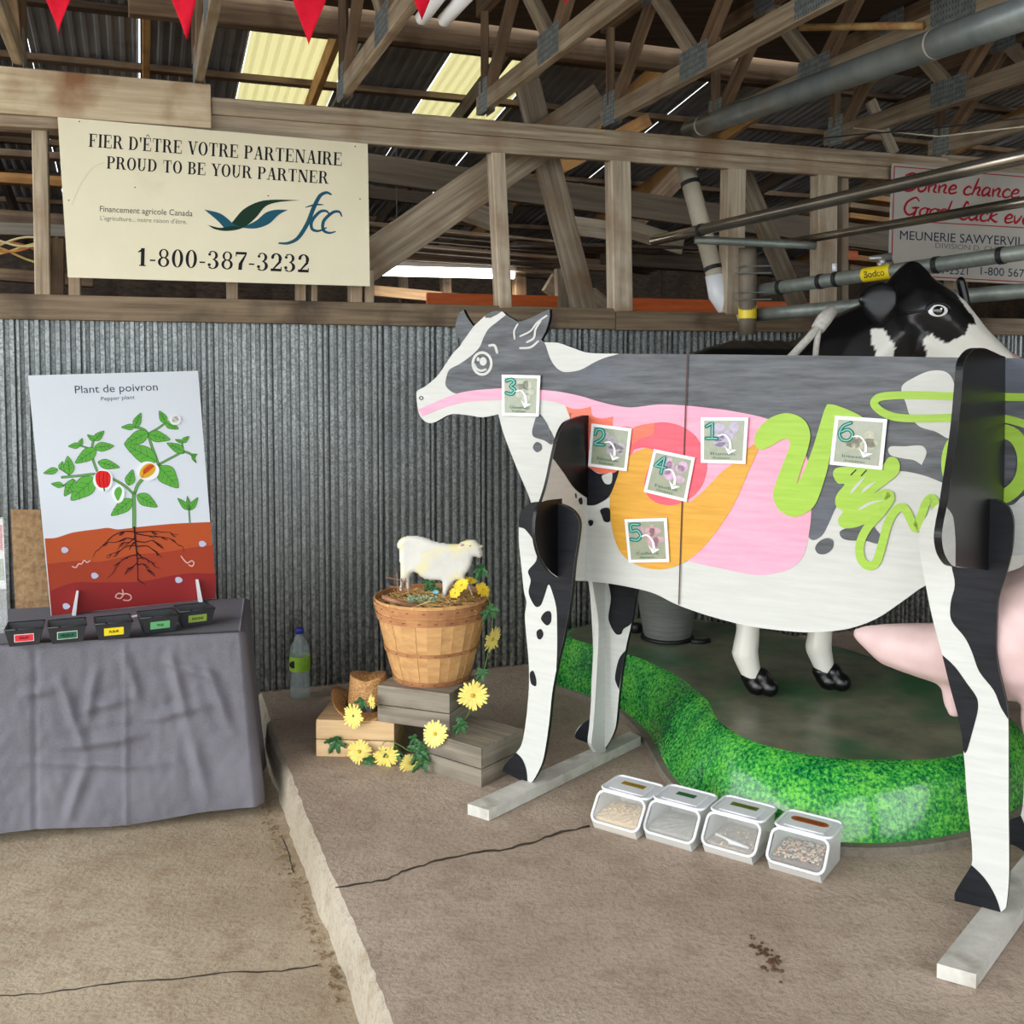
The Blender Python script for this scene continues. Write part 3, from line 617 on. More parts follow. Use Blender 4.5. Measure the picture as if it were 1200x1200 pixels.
lp_(runO(OR_, (1112, 585), (1181.6, 843)) + smooth_px([(1181.6, 843), (1173, 829), (1164.6, 809), (1147.6, 787), (1139, 764), (1130.6, 747), (1115, 727), (1114, 707), (1119, 685), (1115, 663), (1112, 640), (1108, 600), (1112, 586)], 4, False), L2)
lp_(runO(OR_, (1131, 883), (1105, 768)) + smooth_px([(1105, 768), (1119, 781), (1133.5, 801), (1145, 818), (1146, 832), (1139, 860), (1133.5, 879), (1131, 883)], 4, False), L2)
lp_(runO(OR_, (1173, 1069), (1138, 1012)) + smooth_px([(1138, 1013), (1154, 1029), (1166.7, 1050), (1173, 1069)], 3, False), L2)
def cross_plane(u, v): return Plane(PB.p(u, v), CN)
WL = cross_plane(688, 585)
wl = [(693, 487, 1), (684, 486.6), (672, 490), (660, 496), (652, 512), (646, 537), (640, 565), (633, 588), (627, 600), (625, 626), (629.6, 649), (638.5, 664, 1), (645, 672), (657, 680, 1), (684, 680.5, 1)]
fx = lambda u, v: (min(u, 688.5 if v < 600 else 687.5), v)
wl = [(min(p[0], 688.5),) + tuple(p[1:]) for p in wl]
W1 = slab('cross_board', WL, wl, -.006, .006, M_cwhite, COW, M_edge_k)
patch('painted_patch', WL, smooth_px([(688.5, 487, 1), (684, 486.6), (672, 490), (660, 496), (652, 512), (646, 537, 1), (658, 553), (672, 573), (687, 584), (688.5, 584, 1)], 4), .0066, M_gloss, W1, 0)
patch('painted_patch', WL, smooth_px([(657, 584, 1), (633, 588), (627, 600), (625, 626), (629.6, 649), (638.5, 664, 1), (645, 671), (656, 678, 1)], 4), .0066, M_gloss, W1, 0)
for sp in ([(672, 578), (674, 579), (674, 584), (672.5, 583)], [(676, 585), (680, 583), (681, 590), (678, 591)], [(651, 586), (654, 586), (653, 589)]): patch('painted_patch', WL, sp, .0066, M_cblack, W1, 3)
WR = cross_plane(1172, 600)
wr = [(1174, 418, 1), (1169, 416.6), (1159, 412), (1148.5, 408), (1138, 409), (1130, 416), (1125, 426), (1123, 447), (1119, 493), (1114, 532), (1108, 571), (1104.6, 594), (1101, 612), (1099, 630), (1102, 648), (1110, 661), (1117.5, 664), (1130, 665), (1160, 668), (1172, 664, 1)]
W2 = slab('cross_board', WR, wr, -.009, .009, M_cwhite, COW, M_edge_k)
patch('painted_patch', WR, [(1174, 418, 1), (1169, 416.6), (1159, 412), (1148.5, 408), (1138, 409), (1130, 416), (1125, 426), (1123, 447), (1119, 493), (1114, 532), (1108, 571), (1104.6, 594, 1), (1112, 605), (1115, 631), (1115, 663, 1), (1130, 665), (1160, 668), (1172, 664, 1)], .0098, M_gloss, W2, 5)
stroke('slot_scuff', PN, [(1146, 590), (1134, 592), (1131, 610), (1128, 640), (1126, 655)], 1.0, LAY * 3, M_cwhite, L2, smooth=0)
# far legs
farP = [(690, 640), (752, 640), (746, 693), (740, 730), (733, 762), (726, 808), (722, 849), (717, 864), (707, 880.5, 1), (700, 881), (689, 871), (674, 864), (679, 851), (691, 842), (693, 800), (695, 760), (692, 700)]
def shiftp(pl, d): return Plane(pl.O + d, pl.ax, pl.ay)
def far_leg(d):
    def geo(pl, pts, h0, h1, mat, name, par, sm=4, side=None):
        q = [pl.ab(*p[:2]) for p in smooth_px(pts, sm)]; pl2 = shiftp(pl, d)
        if h0 is None: return mk(name, [pl2.to3(a, b, h1) for a, b in q], [list(range(len(q)))], mat, par, recalc=False)
        n_ = len(q); V = [pl2.to3(a, b, h1) for a, b in q] + [pl2.to3(a, b, h0) for a, b in q]
        return mk(name, V, [list(range(n_)), list(range(2 * n_ - 1, n_ - 1, -1))] + [[i, (i + 1) % n_, n_ + (i + 1) % n_, n_ + i] for i in range(n_)], [mat, side or M_edge_k], par, fm=[0, 0] + [1] * n_)
    lg = geo(PF, farP, -.018, 0, M_cwhite, 'leg', COW)
    geo(PF, [(712, 660), (749, 660), (746, 693), (740, 730), (731, 737), (728, 743), (722, 743), (716, 734), (713, 723), (716, 700)], None, LAY, M_cblack, 'painted_patch', lg)
    geo(PF, [(733, 762, 1), (726, 771), (722, 785), (721, 797), (725.5, 808, 1)], None, LAY, M_cblack, 'painted_patch', lg)
    geo(PF, [(691, 842, 1), (680, 851), (674, 864), (689, 871), (700, 881, 1), (697, 860)], None, LAY, M_cblack, 'painted_patch', lg)
    pf = Plane(PF.p(707, 800), CN)
    fb = geo(pf, [(709, 652, 1), (692, 652, 1), (692, 682), (699, 730), (697, 788), (693, 850), (691, 871), (697, 881.5, 1), (708, 881, 1)], -.009, .009, M_cwhite, 'cross_board', COW, side=M_edge_w)
far_leg(Vector((0, 0, 0))); far_leg(CA * LEGSP)
# foot planks
def plank(c4, th=.038):
    top = [Vector(p) for p in c4]; V = top + [p - ZUP * th for p in top]
    mk('foot_plank', V, [[0, 1, 2, 3], [7, 6, 5, 4]] + [[i, (i + 1) % 4, 4 + (i + 1) % 4, 4 + i] for i in range(4)], brushed('chipped_white_paint', (188, 186, 178), (214, 212, 204), .6, (14, 14, 14), c3=(150, 142, 128), s3=9), COW)
a, b_ = onz(548, 942, PLK), onz(573, 949.5, PLK); c_, d_ = onz(751, 863, PLK), onz(738, 857, PLK); plank([a, b_, c_, d_])
dirp = ((c_ - b_) + (d_ - a)).normalized(); pl_len = (c_ - b_).length
a, b_ = onz(1098, 1129, PLK), onz(1144, 1141.7, PLK); plank([a, b_, b_ + dirp * pl_len, a + dirp * pl_len])
# udder hanging between the hind legs
def remeshed(name, spheres, vox, mat, parent=None, colf=None, smooth_it=4, M=None):
    """one continuous surface grown round chains of spheres (x, y, z, rx, ry, rz)"""
    bm = bmesh.new()
    for c, r_, rot in spheres:
        mt = Matrix.Translation(c) @ (rot or Matrix.Identity(4)) @ Matrix.Diagonal((r_[0], r_[1], r_[2], 1))
        bmesh.ops.create_icosphere(bm, subdivisions=2, radius=1, matrix=mt)
    me = bpy.data.meshes.new('tmp'); bm.to_mesh(me); bm.free(); ob = bpy.data.objects.new('tmp', me); SC.collection.objects.link(ob)
    rm = ob.modifiers.new('r', 'REMESH'); rm.mode = 'VOXEL'; rm.voxel_size = vox
    sm = ob.modifiers.new('s', 'SMOOTH'); sm.iterations = smooth_it; sm.factor = .6
    dg = bpy.context.evaluated_depsgraph_get(); m2 = bpy.data.meshes.new_from_object(ob.evaluated_get(dg)); bpy.data.objects.remove(ob); bpy.data.meshes.remove(me)
    n_ = len(m2.vertices); co = np.empty(n_ * 3, 'f'); m2.vertices.foreach_get('co', co); co = co.reshape(-1, 3)
    if colf is not None:
        at = m2.color_attributes.new('Col', 'FLOAT_COLOR', 'POINT'); cc = colf(co).astype('f'); at.data.foreach_set('color', cc.ravel())
    c = co.mean(0); c[2] = co[:, 2].min(); co = co - c; m2.vertices.foreach_set('co', co.ravel())
    m2.polygons.foreach_set('use_smooth', [True] * len(m2.polygons)); m2.name = name; m2.materials.clear(); m2.materials.append(mat); m2.update()
    return place(bpy.data.objects.new(name, m2), parent, Matrix.Translation(Vector([float(x) for x in c])))
def chain(P, step=.3):
    """P: (centre, radius or (rx,ry,rz)) -> dense spheres"""
    out = []
    for (p, r1), (q, r2) in zip(P, P[1:]):
        r1 = Vector((r1,) * 3) if not hasattr(r1, '__len__') else Vector(r1); r2 = Vector((r2,) * 3) if not hasattr(r2, '__len__') else Vector(r2)
        k = max(1, int((q - p).length / (min(min(r1), min(r2)) * step)))
        out += [(p.lerp(q, i / k), tuple(r1.lerp(r2, i / k)), None) for i in range(k + 1)]
    return out
UD = PN.off(-halfw * .9)
def ud(u, v, h=0): return UD.p(u, v, h)
def pr(pl, u, v, r_): return (pl.p(u, v) - pl.p(u, v + r_)).length
us = []
pr2 = [(1006, 743, 8), (1020, 747, 15), (1045, 756, 26), (1080, 762, 33), (1115, 768, 38), (1160, 762, 58), (1200, 748, 76), (1250, 735, 84), (1300, 725, 80)]
us = chain([(ud(u, v), (pr(UD, u, v, r_),) * 3) for u, v, r_ in pr2], .25)
for (u, v, h) in ((1117, 797, .02), (1215, 822, .10), (1262, 812, .05), (1160, 812, -.12)):
    us += chain([(ud(u, v, h), .030), (ud(u, v + 18, h), .030), (ud(u + 3, v + 34, h), .024)], .3)
M_udder = pm('pink_moulded_rubber', (206, 176, 174), (222, 194, 192), (4, 4, 4), .5, 0, .15, bscale=14, bdist=.012)
o = remeshed('udder', us, .012, M_udder, COW, smooth_it=6); o['label'] = 'large pale pink udder with teats hanging under the wooden belly'

# ---------------- laminated cards on the cow ----------------
M_card = pm('white_card', (232, 234, 236), bump=0, rough=.25, coat=.6)
M_lam = pm('card_green', (136, 146, 122), (152, 156, 134), (30, 30, 30), .3, bump=0, coat=.7)
M_teal = pm('teal_print', (20, 112, 104), bump=0, rough=.5, spec=.2); M_teal2 = pm('pale_teal_print', (120, 190, 176), bump=0, rough=.3)
M_arrow = pm('white_print', (240, 240, 242), bump=0, rough=.3); M_cap = pm('dark_green_print', (36, 92, 68), bump=0, rough=.3)
pics = {1: (176, 164, 190), 2: (172, 166, 172), 3: (176, 178, 158), 4: (206, 170, 200), 5: (204, 160, 172), 6: (178, 176, 146)}
def card(num, q, cap1, cap2, label):
    T = thing('laminated_card', label, 'card', PB.p(q[3][0], q[3][1]), 'numbered organ cards stuck on the wooden cow')
    def B(s, t):
        top = (q[0][0] + (q[1][0] - q[0][0]) * s, q[0][1] + (q[1][1] - q[0][1]) * s); bo = (q[3][0] + (q[2][0] - q[3][0]) * s, q[3][1] + (q[2][1] - q[3][1]) * s)
        return (top[0] + (bo[0] - top[0]) * t, top[1] + (bo[1] - top[1]) * t)
    slab('card_sheet', PB, [B(0, 0), B(1, 0), B(1, 1), B(0, 1)], .008, .012, M_card, T, smooth=0)
    e = .0007; h = .0124
    patch('printed_field', PB, [B(.07, .07), B(.93, .07), B(.93, .93), B(.07, .93)], h, M_lam, T, 0)
    pc = pics[num]; px_ = PX()
    rnd = random.Random(num)
    for k in range(7):
        cx, cy = rnd.uniform(.35, .82), rnd.uniform(.22, .62); w, hh = rnd.uniform(.06, .16), rnd.uniform(.06, .16)
        px_.poly([B(cx + w * math.cos(a_ * 1.05), cy + hh * math.sin(a_ * 1.05)) for a_ in range(6)], 3)
    px_.build('printed_picture', PB, h + e, pm('picture_tint_%d' % num, pc, tuple(int(x * .85) for x in pc), (60, 60, 60), .3, bump=0, coat=.7), T)
    dig = {1: [[(.12, .2), (.25, .12), (.25, .45)], [(.12, .46), (.36, .46)]], 2: [[(.12, .24), (.16, .13), (.28, .12), (.34, .22), (.28, .34), (.12, .46), (.36, .46)]],
           3: [[(.13, .15), (.26, .11), (.34, .19), (.24, .28), (.35, .36), (.27, .47), (.12, .44)]], 4: [[(.30, .50), (.30, .12), (.12, .36), (.38, .36)]],
           5: [[(.34, .13), (.15, .13), (.15, .28), (.28, .26), (.36, .37), (.28, .48), (.12, .46)]], 6: [[(.32, .12), (.18, .2), (.12, .36), (.2, .48), (.33, .46), (.37, .34), (.28, .26), (.15, .32)]]}[num]
    a_ = PX(); c_ = PX()
    for ln in dig:
        pp = [B(*p) + ((1,) if num in (1, 4) else ()) for p in ln]; a_.line(pp, 4.4, smooth=4); c_.line(pp, 1.3, smooth=4)
    a_.build('printed_number', PB, h + 2 * e, M_teal, T); c_.build('number_outline', PB, h + 3 * e, M_teal2, T)
    ar = PX(); ar.line([B(.38, .40), B(.52, .38), (B(.64, .52)), B(.66, .70)], 2.6, taper=lambda t: .45 + .75 * t); ar.poly([B(.52, .60), B(.60, .68), B(.80, .70), B(.62, .80)]); ar.build('printed_arrow', PB, h + 4 * e, M_arrow, T)
    text_px('lettering', cap1, B(.22, .82), B(.76, .82), 3.4, PB, h + 2 * e, M_cap, T, rise=Vector(B(0, 0)) .__sub__(Vector(B(0, 1))).normalized())
    text_px('lettering', cap2, B(.28, .90), B(.66, .90), 2.2, PB, h + 2 * e, M_cap, T, rise=(Vector(B(0, 0)) - Vector(B(0, 1))).normalized())
card(3, [(590, 439), (635, 440), (633, 488), (590.5, 487)], 'Oesophage', 'Esophagus', 'laminated card numbered 3 on the painted cow cheek')
card(2, [(695, 496), (742, 502), (736, 552), (691, 546)], 'Réticulum', 'Reticulum', 'laminated card numbered 2 on the orange patch beside the front cross board')
card(4, [(768, 526), (816, 536), (806, 588), (756, 576)], 'Feuillet', 'Omasum', 'laminated card numbered 4 tilted over the red round patch')
card(1, [(823, 489), (878.5, 489), (875, 543.5), (823, 542)], 'Rumen', 'Rumen', 'laminated card numbered 1 on the pink area left of the green loop')
card(5, [(733.5, 608), (783, 606.5), (786, 658), (738.5, 659)], 'Caillette', 'Abomasum', 'laminated card numbered 5 low on the ochre stomach')
card(6, [(980, 487), (1041, 491), (1035, 550.5), (973.5, 544)], 'Intestins', 'Intestines', 'laminated card numbered 6 over the green squiggle')
# ---------------- green display base and fibreglass cow ----------------
m, N, L, b = base_mat('glossy_grass_paint', .22)
b.inputs['Coat Weight'].default_value = .6; b.inputs['Coat Roughness'].default_value = .08
tc = N.new('ShaderNodeTexCoord')
def _n(s, d=5, r=.6):
    t = N.new('ShaderNodeTexNoise'); t.inputs['Scale'].default_value = s; t.inputs['Detail'].default_value = d; t.inputs['Roughness'].default_value = r; L.new(tc.outputs['Object'], t.inputs['Vector']); return t.outputs['Fac']
f1 = _n(85, 3, .7); f2 = _n(6, 4)
ad = N.new('ShaderNodeMath'); ad.operation = 'MULTIPLY_ADD'; ad.inputs[1].default_value = .55; L.new(f2, ad.inputs[0]); L.new(f1, ad.inputs[2])
r = N.new('ShaderNodeValToRGB'); cr = r.color_ramp; cr.elements[0].position = .62; cr.elements[0].color = lin((8, 74, 44)); cr.elements[1].position = .94; cr.elements[1].color = lin((112, 194, 72))
e_ = cr.elements.new(.76); e_.color = lin((36, 142, 56)); L.new(ad.outputs[0], r.inputs[0]); L.new(r.outputs[0], b.inputs['Base Color'])
bp = N.new('ShaderNodeBump'); bp.inputs['Strength'].default_value = .12; bp.inputs['Distance'].default_value = .01; L.new(_n(14, 3), bp.inputs['Height']); L.new(bp.outputs[0], b.inputs['Coat Normal'])
M_grass = m
M_top = pm('glossy_mud_green_paint', (94, 98, 78), (134, 132, 108), (5, 5, 9), .42, 0, .12, 6, .35, .6, (44, 100, 56), 2.2, .46, .66, bscale=5, bdist=.01, coat=.12)
pairs = [((650, 801), (662, 745)), ((683, 814), (700, 757)), ((724, 830), (740, 769)), ((744, 845), (762, 780)), ((761, 862), (783, 793)), ((773, 885), (802, 809)), ((786, 908), (824, 826)), ((815, 938), (838, 848)), ((860, 962), (866, 867)), ((920, 981), (905, 881)), ((992, 989), (970, 893)), ((1060, 988), (1045, 897)), ((1137, 974), (1130, 892)), ((1195, 945), (1175, 868)), ((1215, 900), (1185, 838))]
bot3 = [onz(*p[0], PZ + .025) for p in pairs]; top3 = [onz(*p[1], BZ) for p in pairs]
for u, v in ((1115, 800), (1000, 760), (905, 737), (800, 722), (720, 724), (670, 733)):
    t = onz(u, v, BZ); top3.append(t); cen = Vector((1.1, 4.3, BZ)); dd = (t - cen).normalized(); bot3.append(Vector((t.x + dd.x * .04, t.y + dd.y * .04, PZ + .025)))
def sm3(P, n_=4):
    q = smooth_px([(p.x, p.y) for p in P], n_); return [Vector((a, b_, P[0].z)) for a, b_ in q]
B3, T3 = sm3(bot3), sm3(top3); cen = sum(T3, Vector()) / len(T3)
BASE = thing('display_base', 'glossy green grass-painted moulded base on a concrete ring behind the wooden cow', 'base', (cen.x, cen.y, PZ))
rings = [B3]
for t, out in ((.25, .012), (.6, .014), (.86, .004), (.97, -.02)):
    R_ = []
    for i, (p, q) in enumerate(zip(B3, T3)):
        d_ = (q - cen); d_.z = 0; d_.normalize(); w = p.lerp(q, t) + d_ * (out + .012 * noise.noise(p * 6))
        w.z += .01 * noise.noise(p * 5) ; R_.append(w)
    rings.append(R_)
rings.append([q + (cen - q).normalized() * .05 for q in T3])
n_ = len(B3); V = [p for R_ in rings for p in R_]
Fc = [[i * n_ + k, i * n_ + (k + 1) % n_, (i + 1) * n_ + (k + 1) % n_, (i + 1) * n_ + k] for i in range(len(rings) - 1) for k in range(n_)]
mk('grass_rim', V, Fc, M_grass, BASE, smooth=True)
V = []; R0 = rings[-1]
for t in (1, .97, .8, .5, .2): V += [cen + (p - cen) * t + ZUP * (.006 * noise.noise((cen + (p - cen) * t) * 4) if t < .9 else 0) for p in R0]
V.append(cen); Fc = [[i * n_ + k, i * n_ + (k + 1) % n_, (i + 1) * n_ + (k + 1) % n_, (i + 1) * n_ + k] for i in range(4) for k in range(n_)] + [[4 * n_ + k, 4 * n_ + (k + 1) % n_, 5 * n_] for k in range(n_)]
mk('base_top', V, Fc, M_top, BASE, smooth=True)
V = []
for d1, z in ((.035, PZ), (.03, PZ + .028), (-.01, PZ + .03)): V += [Vector((p.x, p.y, z)) + (Vector((p.x - cen.x, p.y - cen.y, 0)).normalized() * d1) for p in B3]
mk('concrete_ring', V, [[i * n_ + k, i * n_ + (k + 1) % n_, (i + 1) * n_ + (k + 1) % n_, (i + 1) * n_ + k] for i in range(2) for k in range(n_)], M_ring, BASE)

YS = 4.25; PSX = Plane((0, YS, 0), (1, 0, 0))
def S(u, v, y=YS): return aty(u, v, y)
def rr(px_, y=YS): return px_ * y / 1200
sp = []
sp += chain([(S(800, 500, 4.5), rr(88)), (S(860, 482, 4.5), rr(90)), (S(930, 486, 4.45), rr(92)), (S(1040, 520, 4.4), rr(98)), (S(1110, 520, 4.3), rr(88))], .18)   # trunk
sp += chain([(S(955, 470, 4.42), rr(78)), (S(1000, 428, 4.34), rr(66)), (S(1040, 392, 4.27), rr(48))], .18)                                      # neck
sp += chain([(S(1045, 378), rr(36)), (S(1072, 362), rr(42)), (S(1095, 375), rr(40)), (S(1130, 404), rr(31)), (S(1165, 427), rr(23)), (S(1188, 440), rr(23))], .15)  # head
sp += chain([(S(1066, 350), rr(34)), (S(1068, 330), rr(22)), (S(1069, 318), rr(13))], .15)
sp += chain([(S(1070, 400), rr(36)), (S(1120, 425), rr(28)), (S(1175, 452), rr(20))], .2)
for (u, v, y) in ((876, 812, 4.10), (962, 805, 4.17)):
    dx = u - 876; dv = v - 812
    sp += chain([(S(866 + dx, 600, y + .15), rr(44)), (S(872 + dx, 690 + dv, y + .05), rr(20)), (S(877 + dx, 735 + dv, y), rr(13.5)), (S(873 + dx, 765 + dv, y), rr(15.5)), (S(880 + dx, 788 + dv, y), rr(12))], .25)
for x0, y0 in ((1.97, 4.05), (2.2, 4.45)):
    sp += chain([(Vector((x0, y0, 1.3)), .14), (Vector((x0, y0, .95)), .07), (Vector((x0, y0, .48)), .045), (Vector((x0 + .04, y0, .44)), .05)], .3)
blaze = [PSX.ab(*p) for p in ((1094, 314), (1100, 320), (1108, 334), (1114, 352), (1119, 362), (1131, 374), (1132, 382), (1122, 381), (1117, 393), (1104, 399), (1097, 404), (1084, 398), (1078, 393), (1070, 396), (1068, 402), (1076, 425), (1080, 480), (1230, 480), (1230, 430), (1150, 378), (1128, 352), (1108, 322))]
cheek = [PSX.ab(*p) for p in ((1009, 388), (1014, 386), (1017, 388), (1024, 388), (1028, 400), (1034, 408), (1034, 440), (1006, 440), (1013, 411), (1008, 400))]
def inpoly(X, Y, P):
    r_ = np.zeros(X.shape, bool); j = len(P) - 1
    for i in range(len(P)):
        xi, yi = P[i]; xj, yj = P[j]; c_ = ((yi > Y) != (yj > Y)) & (X < (xj - xi) * (Y - yi) / (yj - yi + 1e-12) + xi); r_ ^= c_; j = i
    return r_
def cow_col(co):
    X, Z = co[:, 0], co[:, 2]; c_ = np.tile(np.array(lin((13, 13, 15))), (len(X), 1)); wh = np.array(lin((226, 224, 214)))
    nzv = 0.003 * np.sin(X * 110) * np.cos(Z * 90)
    a0 = PSX.O[2]
    m_ = inpoly(X + nzv, Z, blaze) | inpoly(X + nzv, Z, cheek); c_[m_] = wh
    legs = (Z < 1.02 + .04 * np.sin(X * 20)); c_[legs] = wh
    pinkm = (X > PSX.ab(1178, 430)[0]) & m_; c_[pinkm] = np.array(lin((214, 176, 168)))
    return c_
m, N, L, b = base_mat('glossy_fibreglass', .3, 0, .4); at = N.new('ShaderNodeAttribute'); at.attribute_name = 'Col'; L.new(at.outputs['Color'], b.inputs['Base Color']); b.inputs['Coat Weight'].default_value = .1; M_fib = m
STAT = thing('fibreglass_cow', 'life-size black and white fibreglass cow standing on the green base', 'cow statue', (1.15, 4.3, BZ))
remeshed('cow_body', sp, .0095, M_fib, STAT, cow_col, 6)
M_fblack = pm('fibreglass_black', (10, 10, 12), bump=0, rough=.32, spec=.4)
# ears, eye, hooves, halter
ear = []
for k in range(11):
    t = k / 10; p = S(1046 - 34 * t, 350 + 6 * math.sin(t * 3), YS - .22 + .0 * t); w = .012 + .078 * math.sin(math.pi * min(1, t * .75 + .16)) ** .8 * (1 if t < .93 else .6)
    ear.append((p, (.022, .016, w), None))
remeshed('ear', ear, .007, M_fblack, STAT)
ear = [(S(1126 + 8 * t, 330 + 36 * t, YS + .1), (.02, .02, .04 * (1.1 - abs(t - .5))), None) for t in [k / 8 for k in range(9)]]
remeshed('ear', ear, .007, M_fblack, STAT)
EY = aty(1099, 364, YS - .142); me_ = MB()
M_eyew = pm('eye_white', (232, 232, 228), bump=0, rough=.15); M_pup = pm('pupil', (16, 12, 10), bump=0, rough=.05, coat=1)
def disc(c, rx, rz, mat, nm, par, y=0, k=16):
    mb = MB(); V = [Vector(c) + Vector((rx * math.cos(2 * math.pi * i / k), y, rz * math.sin(2 * math.pi * i / k))) for i in range(k)] + [Vector(c) + Vector((0, y - min(rx, rz) * .5, 0))]
    mb.add(V, [[i, (i + 1) % k, k] for i in range(k)]); return mb.build(nm, mat, par, smooth=True)
e1 = disc(EY, .040, .024, M_eyew, 'eye', STAT); disc(EY + Vector((0, -.008, 0)), .023, .0185, M_pup, 'pupil', e1); disc(EY + Vector((.006, -.018, .006)), .005, .004, M_eyew, 'eye_glint', e1)
P_ = [EY + Vector((.048 * math.cos(a), -.002, .031 * math.sin(a))) for a in [k * math.pi / 10 for k in range(11)]]; mb = MB(); mb.tube([EY + Vector((-.15, .01, -.012))] + [EY + Vector((-.09, .0, -.006))] + P_[::-1], [.003, .006] + [.006] * 11, 6); mb.build('eyelid', M_fblack, STAT, smooth=True)
for (u, v, y) in ((882, 812, 4.10), (966, 805, 4.17)):
    c_ = aty(u, v, y); c_.z = BZ
    H = thing('x', None, None, c_); WORLD.pop(H.name); bpy.data.objects.remove(H)
    for s_ in (-1, 1):
        hs = [(c_ + Vector((.010 + .022 * s_ + .030 * t, -.015 * s_ * .6 - .02 * t, .012 + .062 * (1 - t))), (.038, .046, .040), None) for t in (0, .35, .7, 1)]
        hs = [(Vector((p.x, p.y, max(p.z, BZ + .038))), r_, q) for p, r_, q in hs]
        remeshed('hoof', hs + [(c_ + Vector((.02 * s_, 0, .075)), (.032, .036, .022), None)], .006, M_fblack, STAT)
M_rope = pm('grey_webbing', (168, 164, 158), (190, 186, 178), (60, 60, 60), .8, bump=.2)
mb = MB(); mb.tube([aty(976, 362, 4.02), aty(966, 374, 4.0), aty(958, 386, 3.98)], [.022, .030, .026], 8); mb.tube([aty(960, 382, 3.98), aty(944, 400, 3.98), aty(922, 424, 4.0)], .016, 8); mb.tube([aty(960, 382, 3.98), aty(957, 402, 3.98), aty(955, 424, 3.98)], .012, 8)
tag(mb.build('halter_strap', M_rope, smooth=True), 'pale grey webbing strap over the neck of the fibreglass cow', 'strap')

# steel bucket
M_steel = pm('brushed_steel', (140, 142, 138), (166, 168, 164), (4, 4, 60), .32, .55, .05)
c_ = onz(782, 748, BZ); BK = thing('steel_bucket', 'stainless steel bucket on the green base behind the wooden cow', 'bucket', c_)
mb = MB(); mb.lathe(c_, [(.112, .012), (.118, .03), (.165, .30), (.172, .305), (.160, .305), (.112, .03), (.0, .02)], 32, caps=False); mb.build('bucket_wall', M_steel, BK, smooth=True)
mb = MB(); mb.lathe(c_, [(.125, 0), (.132, .004), (.130, .016), (.110, .018)], 28); mb.build('rubber_foot', M_edge_k, BK, smooth=True)
mb = MB(); mb.tube([c_ + Vector((.10, -.10, .008)), c_ + Vector((.15, -.11, .012)), c_ + Vector((.19, -.08, .012))], .012, 8); mb.build('milk_hose', M_edge_k, BK, smooth=True)
c_ = onz(745, 741, BZ); mb = MB(); mb.lathe(c_, [(.03, 0), (.034, .03), (.028, .045), (.01, .05)], 12); tag(mb.build('rubber_stopper', M_edge_k, smooth=True), 'small dark rubber piece on the green base left of the bucket', 'stopper')

